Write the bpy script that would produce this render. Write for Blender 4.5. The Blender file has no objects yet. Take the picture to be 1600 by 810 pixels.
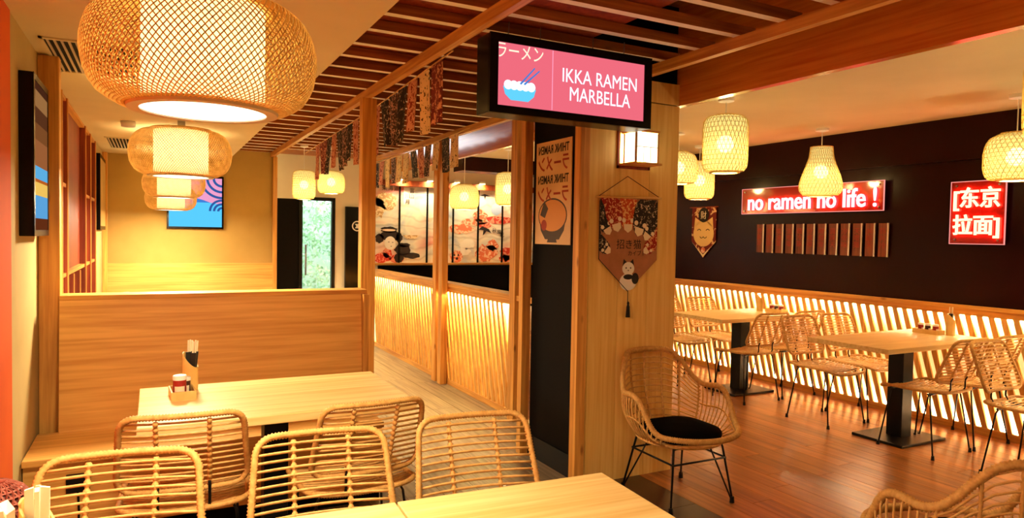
import bpy, bmesh, math, random
from mathutils import Vector, Matrix
random.seed(7)
# tuned numbers
WORLD_STR, EXPOSURE = 4.0, 0.4
LED_W, LED_C = 220, 300
LAMP_PAPER, LAMP_DISC, BIG_IN, BIG_DOWN = 1.05, 2.6, 20, 29
LANTERN_PAPER, LANTERN_BULB, LW = .75, 7, 40
SCONCE, SCONCE_W, NEON = 2.0, 26, 14
MURAL_W = 8
scene = bpy.context.scene
COL = scene.collection
PI = math.pi

# ---------------------------------------------------------------- camera
F_PX, YAW, PITCH, ROLL, EYE = 1074.18, .480717, .0330741, -.0179428, 1.46
def cam_matrix():
    ca, sa, cb, sb = math.cos(YAW), math.sin(YAW), math.cos(PITCH), math.sin(PITCH)
    fwd = Vector((sa*cb, ca*cb, -sb)); right = Vector((ca, -sa, 0)); down = fwd.cross(right)
    cc, sc = math.cos(ROLL), math.sin(ROLL)
    r = right*cc + down*sc; d = right*-sc + down*cc
    m = Matrix.Identity(4)
    for i in range(3):
        m[i][0] = r[i]; m[i][1] = -d[i]; m[i][2] = -fwd[i]
    m[0][3], m[1][3], m[2][3] = 0, 0, EYE
    return m
cam_data = bpy.data.cameras.new('camera'); cam = bpy.data.objects.new('camera', cam_data); COL.objects.link(cam)
cam_data.sensor_width = 36; cam_data.lens = F_PX/1600*36; cam_data.clip_start = .05
cam.matrix_world = cam_matrix(); scene.camera = cam

# ---------------------------------------------------------------- world, exposure
world = bpy.data.worlds.new('world'); scene.world = world; world.use_nodes = True
wn = world.node_tree.nodes['Background']; wn.inputs[0].default_value = (.95, .97, 1, 1); wn.inputs[1].default_value = WORLD_STR
vs = scene.view_settings
vs.view_transform = 'Standard'; vs.look = 'None'; vs.gamma = 1; vs.use_curve_mapping = False; vs.exposure = EXPOSURE
scene.cycles.max_bounces = 8; scene.cycles.diffuse_bounces = 4; scene.cycles.transparent_max_bounces = 16
scene.cycles.sample_clamp_indirect = 6

WARM = (1, .78, .37)

# ---------------------------------------------------------------- materials
def lin(c):
    return tuple((v/12.92 if v <= .04045 else ((v+.055)/1.055)**2.4) for v in (x/255 for x in c))
MATS = {}
def nodes_of(m):
    m.use_nodes = True
    nt = m.node_tree
    return nt, nt.nodes, nt.links, nt.nodes.get('Principled BSDF')
def plain(name, rgb, rough=.5, metal=0, spec=.5, emit=0, emit_rgb=None, bump=0, bscale=60, coat=0, alpha=1, raw=False):
    if name in MATS: return MATS[name]
    m = bpy.data.materials.new(name); nt, N, L, b = nodes_of(m)
    c = rgb if raw else lin(rgb)
    b.inputs['Base Color'].default_value = (*c, 1); b.inputs['Roughness'].default_value = rough
    b.inputs['Metallic'].default_value = metal; b.inputs['Specular IOR Level'].default_value = spec
    b.inputs['Coat Weight'].default_value = coat; b.inputs['Alpha'].default_value = alpha
    if emit:
        b.inputs['Emission Color'].default_value = (*(emit_rgb or c), 1); b.inputs['Emission Strength'].default_value = emit
    if bump:
        t = N.new('ShaderNodeTexNoise'); t.inputs['Scale'].default_value = bscale; t.inputs['Detail'].default_value = 4
        co = N.new('ShaderNodeTexCoord'); L.new(co.outputs['Object'], t.inputs['Vector'])
        bp = N.new('ShaderNodeBump'); bp.inputs['Strength'].default_value = bump; bp.inputs['Distance'].default_value = .01
        L.new(t.outputs['Fac'], bp.inputs['Height']); L.new(bp.outputs['Normal'], b.inputs['Normal'])
    MATS[name] = m; return m
def mottled(name, c1, c2, scale=3, rough=.8, detail=4, bump=.05, stretch=(1, 1, 1), spec=.3):
    m = bpy.data.materials.new(name); nt, N, L, b = nodes_of(m)
    co = N.new('ShaderNodeTexCoord'); mp = N.new('ShaderNodeMapping'); mp.inputs['Scale'].default_value = stretch
    t = N.new('ShaderNodeTexNoise'); t.inputs['Scale'].default_value = scale; t.inputs['Detail'].default_value = detail
    r = N.new('ShaderNodeValToRGB'); r.color_ramp.elements[0].position = .3; r.color_ramp.elements[1].position = .7
    r.color_ramp.elements[0].color = (*lin(c1), 1); r.color_ramp.elements[1].color = (*lin(c2), 1)
    L.new(co.outputs['Object'], mp.inputs['Vector']); L.new(mp.outputs['Vector'], t.inputs['Vector'])
    L.new(t.outputs['Fac'], r.inputs['Fac']); L.new(r.outputs['Color'], b.inputs['Base Color'])
    b.inputs['Roughness'].default_value = rough; b.inputs['Specular IOR Level'].default_value = spec
    if bump:
        bp = N.new('ShaderNodeBump'); bp.inputs['Strength'].default_value = bump; bp.inputs['Distance'].default_value = .01
        L.new(t.outputs['Fac'], bp.inputs['Height']); L.new(bp.outputs['Normal'], b.inputs['Normal'])
    MATS[name] = m; return m
def wood(name, dark, light, axis='X', rough=.45, scale=1.0, knots=True, coat=0, vary=.25, spec=.4, bump=.12):
    """grain runs along axis; every object gets its own shade and offset"""
    m = bpy.data.materials.new(name); nt, N, L, b = nodes_of(m)
    co = N.new('ShaderNodeTexCoord'); oi = N.new('ShaderNodeObjectInfo')
    ml = N.new('ShaderNodeMath'); ml.operation = 'MULTIPLY'; ml.inputs[1].default_value = 37
    L.new(oi.outputs['Random'], ml.inputs[0])
    ad = N.new('ShaderNodeVectorMath'); ad.operation = 'ADD'
    L.new(co.outputs['Object'], ad.inputs[0]); L.new(ml.outputs[0], ad.inputs[1])
    mp = N.new('ShaderNodeMapping'); s = [26*scale]*3; s['XYZ'.index(axis)] = 1.1*scale; mp.inputs['Scale'].default_value = s
    L.new(ad.outputs[0], mp.inputs['Vector'])
    t = N.new('ShaderNodeTexNoise'); t.inputs['Scale'].default_value = 1.6; t.inputs['Detail'].default_value = 6; t.inputs['Distortion'].default_value = .4
    L.new(mp.outputs['Vector'], t.inputs['Vector'])
    r = N.new('ShaderNodeValToRGB'); r.color_ramp.elements[0].position = .32; r.color_ramp.elements[1].position = .66
    r.color_ramp.elements[0].color = (*lin(dark), 1); r.color_ramp.elements[1].color = (*lin(light), 1)
    L.new(t.outputs['Fac'], r.inputs['Fac'])
    col = r.outputs['Color']
    if knots:
        v = N.new('ShaderNodeTexVoronoi'); v.inputs['Scale'].default_value = 1
        mk = N.new('ShaderNodeMapping'); sk = [7.0*scale]*3; sk['XYZ'.index(axis)] = 2.6*scale; mk.inputs['Scale'].default_value = sk
        L.new(ad.outputs[0], mk.inputs['Vector']); L.new(mk.outputs['Vector'], v.inputs['Vector'])
        rk = N.new('ShaderNodeValToRGB'); rk.color_ramp.elements[0].position = .03; rk.color_ramp.elements[1].position = .10
        rk.color_ramp.elements[0].color = (.32, .2, .12, 1); rk.color_ramp.elements[1].color = (1, 1, 1, 1)
        L.new(v.outputs['Distance'], rk.inputs['Fac'])
        mx = N.new('ShaderNodeMix'); mx.data_type = 'RGBA'; mx.blend_type = 'MULTIPLY'; mx.inputs[0].default_value = .8
        L.new(col, mx.inputs[6]); L.new(rk.outputs['Color'], mx.inputs[7]); col = mx.outputs[2]
    hs = N.new('ShaderNodeHueSaturation')
    mr = N.new('ShaderNodeMapRange'); mr.inputs[3].default_value = 1-vary; mr.inputs[4].default_value = 1+vary*.4
    L.new(oi.outputs['Random'], mr.inputs[0]); L.new(mr.outputs[0], hs.inputs['Value']); L.new(col, hs.inputs['Color'])
    L.new(hs.outputs['Color'], b.inputs['Base Color'])
    b.inputs['Roughness'].default_value = rough; b.inputs['Specular IOR Level'].default_value = spec; b.inputs['Coat Weight'].default_value = coat
    b.inputs['Coat Roughness'].default_value = .15
    bp = N.new('ShaderNodeBump'); bp.inputs['Strength'].default_value = bump; bp.inputs['Distance'].default_value = .004
    L.new(t.outputs['Fac'], bp.inputs['Height']); L.new(bp.outputs['Normal'], b.inputs['Normal'])
    MATS[name] = m; return m
def lampshade(name, rgb, emit, see=.3):
    """thin lit paper: part see-through, part glowing"""
    m = bpy.data.materials.new(name); m.use_nodes = True; nt = m.node_tree; N, L = nt.nodes, nt.links; N.clear()
    o = N.new('ShaderNodeOutputMaterial'); mx = N.new('ShaderNodeMixShader'); ad = N.new('ShaderNodeAddShader')
    tp = N.new('ShaderNodeBsdfTransparent'); tl = N.new('ShaderNodeBsdfTranslucent'); em = N.new('ShaderNodeEmission')
    tp.inputs[0].default_value = (1, .9, .7, 1)
    tl.inputs[0].default_value = (*[c*.06 for c in rgb], 1); em.inputs[0].default_value = (*rgb, 1); em.inputs[1].default_value = emit
    L.new(tl.outputs[0], ad.inputs[0]); L.new(em.outputs[0], ad.inputs[1]); mx.inputs[0].default_value = 1-see
    L.new(tp.outputs[0], mx.inputs[1]); L.new(ad.outputs[0], mx.inputs[2]); L.new(mx.outputs[0], o.inputs[0])
    MATS[name] = m; return m
def glow(name, rgb, strength):
    m = bpy.data.materials.new(name); m.use_nodes = True; nt = m.node_tree; N, L = nt.nodes, nt.links; N.clear()
    o = N.new('ShaderNodeOutputMaterial'); em = N.new('ShaderNodeEmission')
    em.inputs[0].default_value = (*rgb, 1); em.inputs[1].default_value = strength
    L.new(em.outputs[0], o.inputs[0]); MATS[name] = m; return m
def glassy(name, tint, see=.85, rough=.05):
    m = bpy.data.materials.new(name); m.use_nodes = True; nt = m.node_tree; N, L = nt.nodes, nt.links; N.clear()
    o = N.new('ShaderNodeOutputMaterial'); mx = N.new('ShaderNodeMixShader'); tp = N.new('ShaderNodeBsdfTransparent'); g = N.new('ShaderNodeBsdfGlossy')
    tp.inputs[0].default_value = (*tint, 1); g.inputs['Roughness'].default_value = rough; mx.inputs[0].default_value = 1-see
    L.new(tp.outputs[0], mx.inputs[1]); L.new(g.outputs[0], mx.inputs[2]); L.new(mx.outputs[0], o.inputs[0]); MATS[name] = m; return m
def printed(name, ground, ink, scale=26, thr=.52, ink2=None, rough=.85, stretch=(1, 1, 1)):
    """cloth or paper with a printed, brushy pattern"""
    m = bpy.data.materials.new(name); nt, N, L, b = nodes_of(m)
    co = N.new('ShaderNodeTexCoord'); oi = N.new('ShaderNodeObjectInfo')
    ad = N.new('ShaderNodeVectorMath'); ad.operation = 'ADD'
    ml = N.new('ShaderNodeMath'); ml.operation = 'MULTIPLY'; ml.inputs[1].default_value = 50; L.new(oi.outputs['Random'], ml.inputs[0])
    L.new(co.outputs['Object'], ad.inputs[0]); L.new(ml.outputs[0], ad.inputs[1])
    mp = N.new('ShaderNodeMapping'); mp.inputs['Scale'].default_value = stretch; L.new(ad.outputs[0], mp.inputs[0])
    t = N.new('ShaderNodeTexNoise'); t.inputs['Scale'].default_value = scale; t.inputs['Detail'].default_value = 2; t.inputs['Distortion'].default_value = 1.2
    L.new(mp.outputs[0], t.inputs['Vector'])
    r = N.new('ShaderNodeValToRGB'); r.color_ramp.interpolation = 'CONSTANT'
    r.color_ramp.elements[0].color = (*lin(ground), 1); r.color_ramp.elements[0].position = 0
    r.color_ramp.elements[1].color = (*lin(ink), 1); r.color_ramp.elements[1].position = thr
    if ink2:
        e = r.color_ramp.elements.new(thr+.08); e.color = (*lin(ink2), 1)
    L.new(t.outputs['Fac'], r.inputs[0]); L.new(r.outputs[0], b.inputs['Base Color']); b.inputs['Roughness'].default_value = rough
    MATS[name] = m; return m

# ---------------------------------------------------------------- mesh builder
class MB:
    def __init__(s): s.v = []; s.f = []
    def add(s, vs_, fs_):
        o = len(s.v); s.v += [tuple(p) for p in vs_]; s.f += [tuple(i+o for i in f) for f in fs_]; return s
    def box(s, x0, x1, y0, y1, z0, z1):
        return s.add([(x0,y0,z0),(x1,y0,z0),(x1,y1,z0),(x0,y1,z0),(x0,y0,z1),(x1,y0,z1),(x1,y1,z1),(x0,y1,z1)],
                     [(0,3,2,1),(4,5,6,7),(0,1,5,4),(1,2,6,5),(2,3,7,6),(3,0,4,7)])
    def hexa(s, p):   # 8 corners, bottom four then top four
        return s.add(p, [(0,3,2,1),(4,5,6,7),(0,1,5,4),(1,2,6,5),(2,3,7,6),(3,0,4,7)])
    def tube(s, pts, r, sides=6, closed=False, cap=True):
        pts = [Vector(p) for p in pts]; n = len(pts)
        rs = r if isinstance(r, (list, tuple)) else [r]*n
        tang = []
        for i in range(n):
            a = pts[i-1] if (i > 0 or closed) else pts[i]; c = pts[(i+1) % n] if (i < n-1 or closed) else pts[i]
            t = c-a; tang.append(t.normalized() if t.length > 1e-9 else Vector((0,0,1)))
        t0 = tang[0]; ref = Vector((0,0,1)) if abs(t0.z) < .9 else Vector((1,0,0))
        u = t0.cross(ref).normalized(); vs_ = []
        for i in range(n):
            t = tang[i]; u = (u - t*u.dot(t)); u = u.normalized() if u.length > 1e-6 else t.orthogonal().normalized()
            w = t.cross(u)
            for k in range(sides):
                a = 2*PI*k/sides; vs_.append(pts[i] + (u*math.cos(a) + w*math.sin(a))*rs[i])
        fs_ = []
        for i in range(n if closed else n-1):
            j = (i+1) % n
            for k in range(sides):
                k2 = (k+1) % sides; fs_.append((i*sides+k, i*sides+k2, j*sides+k2, j*sides+k))
        if cap and not closed:
            fs_.append(tuple(range(sides-1, -1, -1))); fs_.append(tuple((n-1)*sides+k for k in range(sides)))
        return s.add(vs_, fs_)
    def lathe(s, prof, seg=24, at=(0,0,0), a0=0, a1=2*PI):
        full = abs(a1-a0-2*PI) < 1e-6; n = seg if full else seg+1; vs_ = []
        for (r, z) in prof:
            for k in range(n):
                a = a0+(a1-a0)*k/seg; vs_.append((at[0]+r*math.cos(a), at[1]+r*math.sin(a), at[2]+z))
        fs_ = []
        for i in range(len(prof)-1):
            for k in range(seg):
                k2 = (k+1) % n; fs_.append((i*n+k, i*n+k2, (i+1)*n+k2, (i+1)*n+k))
        return s.add(vs_, fs_)
    def disc(s, r, z, seg=24, at=(0,0), up=True):
        vs_ = [(at[0]+r*math.cos(2*PI*k/seg), at[1]+r*math.sin(2*PI*k/seg), z) for k in range(seg)]
        return s.add(vs_, [tuple(range(seg)) if up else tuple(range(seg-1,-1,-1))])
    def ball(s, c, rx, ry=None, rz=None, seg=12, ring=8):
        ry = ry or rx; rz = rz or rx
        vs_ = [(c[0], c[1], c[2]-rz)]
        for i in range(1, ring):
            p = -PI/2+PI*i/ring
            for k in range(seg): vs_.append((c[0]+rx*math.cos(p)*math.cos(2*PI*k/seg), c[1]+ry*math.cos(p)*math.sin(2*PI*k/seg), c[2]+rz*math.sin(p)))
        vs_.append((c[0], c[1], c[2]+rz)); fs_ = []; last = len(vs_)-1
        for k in range(seg):
            k2 = (k+1) % seg; fs_.append((0, 1+k2, 1+k)); fs_.append((last, 1+(ring-2)*seg+k, 1+(ring-2)*seg+k2))
            for i in range(ring-2): fs_.append((1+i*seg+k, 1+i*seg+k2, 1+(i+1)*seg+k2, 1+(i+1)*seg+k))
        return s.add(vs_, fs_)
    def prism(s, poly, m, n0, n1):   # poly in (u,v); m maps (u,v,n) to world
        k = len(poly)
        vs_ = [m @ Vector((u, v, n0)) for u, v in poly] + [m @ Vector((u, v, n1)) for u, v in poly]
        fs_ = [tuple(range(k-1,-1,-1)), tuple(range(k, 2*k))] + [(i, (i+1) % k, k+(i+1) % k, k+i) for i in range(k)]
        return s.add(vs_, fs_)
    def mesh(s, name, mat=None, smooth=False, bevel=0):
        me = bpy.data.meshes.new(name); me.from_pydata(s.v, [], s.f); me.update()
        bm = bmesh.new(); bm.from_mesh(me); bmesh.ops.recalc_face_normals(bm, faces=bm.faces)
        if bevel: bmesh.ops.bevel(bm, geom=list(bm.edges), offset=bevel, segments=2, affect='EDGES', profile=.5)
        bm.to_mesh(me); bm.free()
        if mat: me.materials.append(MATS[mat] if isinstance(mat, str) else mat)
        if smooth: me.polygons.foreach_set('use_smooth', [True]*len(me.polygons))
        return me
    def build(s, name, mat, parent=None, smooth=False, bevel=0, loc=None, rz=0):
        return link(name, s.mesh(name, mat, smooth, bevel), parent, loc, rz)
def link(name, me, parent=None, loc=None, rz=0):
    o = bpy.data.objects.new(name, me); COL.objects.link(o)
    if parent: o.parent = parent
    if loc: o.location = loc
    if rz: o.rotation_euler.z = rz
    return o
def tag(o, label, cat, group=None, kind=None):
    o['label'] = label; o['category'] = cat
    if group: o['group'] = group
    if kind: o['kind'] = kind
    return o
def thing(name, label, cat, loc=(0,0,0), rz=0, group=None):
    o = bpy.data.objects.new(name, None); COL.objects.link(o); o.location = loc; o.rotation_euler = (0,0,rz)
    o.empty_display_size = .1
    return tag(o, label, cat, group)
def struct(o, label=None):
    o['kind'] = 'structure'
    if label: o['label'] = label
    return o
def copy_tree(o, parent=None):
    c = o.copy(); COL.objects.link(c); c.parent = parent
    for ch in list(o.children): copy_tree(ch, c)
    return c
def bx(name, mat, x0, x1, y0, y1, z0, z1, parent=None, bevel=0):
    """box whose object origin is its own centre"""
    c = ((x0+x1)/2, (y0+y1)/2, (z0+z1)/2)
    return MB().box(x0-c[0], x1-c[0], y0-c[1], y1-c[1], z0-c[2], z1-c[2]).build(name, mat, parent, bevel=bevel, loc=c)
def frameF(x, y, z):   # flat thing facing -Y : u->X, v->Z, n->-Y
    return Matrix(((1,0,0,x),(0,0,-1,y),(0,1,0,z),(0,0,0,1)))
def frameR(x, y, z):   # flat thing on the right wall, facing -X : u->-Y, v->Z, n->-X
    return Matrix(((0,0,-1,x),(-1,0,0,y),(0,1,0,z),(0,0,0,1)))
def frameL(x, y, z):   # on the left wall, facing +X : u->Y, v->Z, n->X
    return Matrix(((0,0,1,x),(1,0,0,y),(0,1,0,z),(0,0,0,1)))
def text(name, body, size, mat, m, parent=None, depth=.002, mirror=False, width=None, bold=0, spacing=1, split=False):
    """lettering as a mesh, centred on the frame's origin"""
    cu = bpy.data.curves.new('t', 'FONT'); cu.body = body; cu.size = size; cu.align_x = 'CENTER'; cu.align_y = 'CENTER'
    cu.extrude = depth/2; cu.offset = bold; cu.space_character = spacing; cu.resolution_u = 3
    o = bpy.data.objects.new('t', cu); COL.objects.link(o)
    dg = bpy.context.evaluated_depsgraph_get(); me = bpy.data.meshes.new_from_object(o.evaluated_get(dg))
    bpy.data.objects.remove(o); bpy.data.curves.remove(cu)
    xs = [v.co.x for v in me.vertices] or [0]; ys = [v.co.y for v in me.vertices] or [0]
    cx, cy = (min(xs)+max(xs))/2, (min(ys)+max(ys))/2; w = max(xs)-min(xs) or 1
    sx = (width/w if width else 1)*(-1 if mirror else 1)
    for v in me.vertices: v.co = m @ Vector(((v.co.x-cx)*sx, v.co.y-cy, v.co.z+depth/2))
    if mirror: me.flip_normals()
    me.name = name; me.materials.clear(); me.materials.append(MATS[mat])
    if split:
        return letters(name, me, mat, m, parent)
    if parent is not None and parent.location.length > 0:
        inv = Vector(parent.location)
        for v in me.vertices: v.co -= inv
    return link(name, me, parent)
def letters(name, me, mat, m, parent):
    """each character of a lettering as a part of its own: pieces that overlap along the line belong together"""
    n = len(me.vertices); par = list(range(n))
    def find(a):
        while par[a] != a: par[a] = par[par[a]]; a = par[a]
        return a
    for e in me.edges: par[find(e.vertices[0])] = find(e.vertices[1])
    inv = m.inverted(); u = [(inv @ v.co).x for v in me.vertices]; comp = {}
    for i in range(n):
        r = find(i); lo, hi = comp.get(r, (9, -9)); comp[r] = (min(lo, u[i]), max(hi, u[i]))
    groups = []
    for r, (lo, hi) in sorted(comp.items(), key=lambda t: t[1][0]):
        if groups and lo < groups[-1][1]-.25*min(hi-lo, groups[-1][1]-groups[-1][0]): g = groups[-1]; g[1] = max(g[1], hi); g[2].add(r)
        else: groups.append([lo, hi, {r}])
    off = Vector(parent.location); fs = [(find(p.vertices[0]), tuple(p.vertices)) for p in me.polygons]
    for lo, hi, rs in groups:
        ids = [i for i in range(n) if find(i) in rs]; mp = {i: k for k, i in enumerate(ids)}
        q = MB(); q.v = [tuple(me.vertices[i].co-off) for i in ids]; q.f = [tuple(mp[i] for i in f) for r, f in fs if r in rs]
        q.build(name, mat, parent)
    bpy.data.meshes.remove(me)
def circ(r, n=24, cx=0, cy=0, ry=None, a0=0, a1=2*PI):
    full = abs(a1-a0-2*PI) < 1e-6
    return [(cx+r*math.cos(a0+(a1-a0)*k/(n if full else n-1)), cy+(ry or r)*math.sin(a0+(a1-a0)*k/(n if full else n-1))) for k in range(n)]
def rect(u0, u1, v0, v1): return [(u0,v0),(u1,v0),(u1,v1),(u0,v1)]
ORD = ['first','second','third','fourth','fifth','sixth','seventh','eighth','ninth','tenth','eleventh','twelfth','thirteenth','fourteenth','fifteenth','sixteenth','seventeenth','eighteenth','nineteenth','twentieth','twenty-first','twenty-second']

# ---------------------------------------------------------------- palette
wood('pine_x', (188,120,48), (232,172,84), 'X', vary=.12); wood('pine_y', (188,120,48), (232,172,84), 'Y', vary=.12); wood('pine_z', (188,120,48), (232,172,84), 'Z', vary=.12)
wood('slat_wood', (124,64,24), (176,104,46), 'X', vary=.2)
wood('bench_wood', (208,148,68), (234,180,96), 'X', knots=False, vary=.05)
wood('table_wood', (220,180,106), (242,212,146), 'X', knots=False, vary=.06, rough=.35)
wood('panel_wood', (230,182,92), (246,208,122), 'Z', knots=False, vary=.05)
wood('fence_wood', (196,136,60), (236,180,96), 'Z', knots=False, vary=.2)
wood('shelf_wood', (116,40,20), (156,66,30), 'Z', knots=False, vary=.15)
wood('floor_plank', (116,62,24), (170,102,44), 'Y', knots=False, vary=.28, rough=.3, coat=.25, scale=.6, bump=.02)
wood('corridor_plank', (120,106,84), (164,146,118), 'Y', knots=False, vary=.12, rough=.35)
wood('lacquer', (206,112,36), (230,146,56), 'Y', knots=False, rough=.2, coat=.6, vary=0)
mottled('beige_paint', (180,156,100), (196,172,116), 2.5)
mottled('mustard_paint', (166,134,70), (184,150,84), 2.0)
mottled('orange_paint', (214,84,14), (228,98,20), 2.0)
mottled('white_paint', (226,214,192), (238,228,206), 2.0)
mottled('ceiling_paint', (210,192,150), (222,204,164), 1.5)
mottled('dark_paint', (28,3,2), (36,5,4), 3.0, rough=.28, spec=.12)
plain('black_paint', (8,6,6), .7, spec=.1); plain('black_metal', (8,8,9), .4, 0, spec=.2); plain('black_gloss', (6,4,4), .25, spec=.15)
plain('black_cloth', (7,7,8), .95, spec=.02, bump=.2, bscale=300)
mottled('cane', (196,146,78), (226,180,108), 40, rough=.55, bump=.1)
mottled('cane_wrap', (190,138,70), (222,172,98), 60, rough=.6, bump=.1)
mottled('cane_dark', (60,20,16), (92,34,26), 60, rough=.6); mottled('cane_pink', (120,60,50), (170,100,84), 60, rough=.5)
mottled('bamboo_weave', (206,160,92), (236,198,130), 30, rough=.6)
mottled('bamboo_pale', (222,190,110), (240,212,140), 30, rough=.6)
mottled('bamboo', (214,172,96), (232,194,120), 14, rough=.45)
plain('cream', (240,228,196), .7); mottled('lit_underside', (246,236,220), (252,246,234), 6); plain('white', (240,238,232), .5); plain('red', (176,26,18), .5); plain('black_ink', (16,12,12), .8)
plain('steel', (150,145,140), .3, .8); plain('ring_grey', (186,168,140), .6)
# ================================================================ SETTING
Y0, YB, YE = -2.6, 9.0, 9.3      # open shop front behind the viewer, back wall of the booth room, end wall of the corridor
XL, XR = -.51, 5.65
# floor -------------------------------------------------------------
floor = struct(MB().box(-.7, 5.8, Y0, 9.4, -.1, -.006).build('floor', 'black_paint'), 'plank floor, grey in the corridor and red-brown in the dining room')
def planks(mat, x0, x1, w, ln, ya, yb, name):
    n = max(1, round((x1-x0)/w)); w = (x1-x0)/n; me = None
    for i in range(n):
        y = ya-random.random()*ln*.7
        while y < yb:
            a, b = max(y, ya), min(y+ln, yb)
            if b-a > .05:
                if abs(b-a-ln) < 1e-6:
                    if me is None: me = MB().box(-w/2+.0012, w/2-.0012, -ln/2+.0012, ln/2-.0012, -.02, 0).mesh(name, mat)
                    link(name, me, floor, (x0+w*(i+.5), (a+b)/2, 0))
                else:
                    MB().box(-w/2+.0012, w/2-.0012, (a-b)/2+.0012, (b-a)/2-.0012, -.02, 0).build(name, mat, floor, loc=(x0+w*(i+.5), (a+b)/2, 0))
            y += ln
planks('floor_plank', 2.66, 5.72, .145, 1.5, .4, 9.3, 'plank')
planks('corridor_plank', -.6, 2.27, .2, 1.25, .4, 9.3, 'plank'); planks('corridor_plank', 2.272, 2.655, .19, 1.25, 4.06, 9.3, 'plank')
plain('dark_tile', (44,16,12), .3, coat=.2)
for k in range(6): bx('floor_tile', 'dark_tile', 2.2735, 2.6565, .45+k*.6+.0015, 1.05+k*.6-.0015, -.02, 0, floor)
# left wall ---------------------------------------------------------
struct(MB().box(-.62, XL+.004, Y0, 3.37, 0, 2.34).build('wall_left_orange', 'orange_paint'), 'orange painted wall')
struct(MB().box(-.62, XL, 3.37, 4.76, 0, 2.34).box(-.62, XL, 7.86, YB, 0, 2.34).box(-.85, XL, 4.76, 7.86, 2.33, 2.36).build('wall_left', 'beige_paint'), 'beige painted wall')
# back wall of the booth room --------------------------------------
struct(MB().box(-.62, 1.36, YB, YB+.12, 0, 2.6).build('wall_back', 'mustard_paint'), 'mustard beige back wall')
# end wall of the corridor with a glazed door, and the mural wall --
struct(MB().box(1.36, 1.69, YE, YE+.12, 1.9, 2.6).box(1.69, 2.16, YE, YE+.12, 1.93, 2.6).box(2.16, 2.9, YE, YE+.12, 0, 2.6).build('wall_corridor_end', 'white_paint'), 'white wall at the end of the corridor')
struct(MB().box(1.36, 1.69, YE, YE+.12, 0, 1.9).build('wall_corridor_dark', 'black_paint'))
struct(MB().box(2.9, 5.8, YE, YE+.12, 0, 2.6).build('wall_mural', 'white_paint'), 'far wall of the dining room')
dr = struct(MB().box(1.69, 1.735, YE-.01, YE+.06, 0, 1.93).box(2.115, 2.16, YE-.01, YE+.06, 0, 1.93).box(1.735, 2.115, YE-.01, YE+.06, 1.885, 1.93).build('door_1', 'black_metal'), 'black framed glass door at the end of the corridor')
glassy('door_glass', (.9, 1, .96), .93); MB().box(1.735, 2.115, YE+.02, YE+.028, .04, 1.885).build('pane', 'door_glass', dr)
MB().tube([(1.77, YE-.05, .9), (1.77, YE-.05, 1.3)], .012).tube([(1.77, YE-.05, .95), (1.77, YE-.005, .95)], .008).tube([(1.77, YE-.05, 1.25), (1.77, YE-.005, 1.25)], .008).build('handle', 'steel', dr, smooth=True)
struct(MB().box(-.62, 5.8, Y0-.12, Y0, 0, 2.95).build('wall_front', 'beige_paint'))
# right wall ---------------------------------------------------------
struct(MB().box(XR, XR+.12, Y0, YE, .985, 2.5).box(XR+.09, XR+.12, Y0, YE, 0, .985).box(XR-.035, XR, Y0, YE, 2.12, 2.5).build('wall_right', 'dark_paint'), 'near-black wall with a boxed-out upper band')
# ceilings ------------------------------------------------------------
struct(MB().box(-.62, .80, Y0, YB, 2.32, 2.52).build('ceiling_left', 'ceiling_paint'), 'plain plaster ceiling over the booths')
struct(MB().box(2.95, 5.8, Y0, YE, 2.46, 2.56).build('ceiling_right', 'ceiling_paint'), 'warm plaster ceiling of the dining room')
struct(MB().box(-.7, 2.95, Y0, YE+.1, 2.95, 3.0).box(-.7, -.62, Y0, YE, 2.34, 2.95).build('ceiling_upper', 'black_paint'))
tr = struct(MB().box(2.905, 2.955, Y0, YE, 2.29, 2.95).build('trim_1', 'lacquer'), 'glossy lacquered wooden soffit above the opening')
MB().box(2.955, 2.985, Y0, YE, 2.30, 2.325).build('edge_strip', 'lacquer', tr)
struct(MB().box(3.45, XR, 8.0, 8.3, 2.28, 2.46).build('beam_dark', 'dark_paint'), 'dark downstand beam')
# slatted wooden ceiling over the corridor ---------------------------
perg = tag(bx('backing_board', 'shelf_wood', .8, 2.02, .2, YB, 2.497, 2.515), 'open wooden slat ceiling carried on two long beams over the corridor', 'slat ceiling')
perg.name = 'slat_ceiling'
def paint_lit_under(me):  # near-white bottom faces: strong light from below painted into the colour
    me.materials.append(MATS['lit_underside'])
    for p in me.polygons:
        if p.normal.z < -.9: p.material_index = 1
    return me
me = paint_lit_under(MB().box(-.9, .9, -.0225, .0225, -.032, .016).mesh('slat', 'slat_wood'))
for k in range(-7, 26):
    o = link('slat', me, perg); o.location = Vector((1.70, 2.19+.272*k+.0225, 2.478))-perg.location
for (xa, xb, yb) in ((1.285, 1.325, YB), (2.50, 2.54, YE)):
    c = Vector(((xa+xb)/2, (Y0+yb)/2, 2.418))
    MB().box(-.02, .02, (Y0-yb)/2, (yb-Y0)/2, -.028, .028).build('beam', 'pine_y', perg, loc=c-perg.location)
    paint_lit_under(perg.children[-1].data)
for y in (8.55, 8.65, 8.75, 8.85, 8.95, 9.05, 9.15, 9.24):   # close-set boards at the far end
    if y < YB: bx('board', 'slat_wood', 1.33, 2.6, y-.04, y+.04, 2.44, 2.455, None).parent = None
for o in [o for o in bpy.data.objects if o.name.startswith('board')]:
    o.parent = perg; o.location = o.location-perg.location
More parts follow.
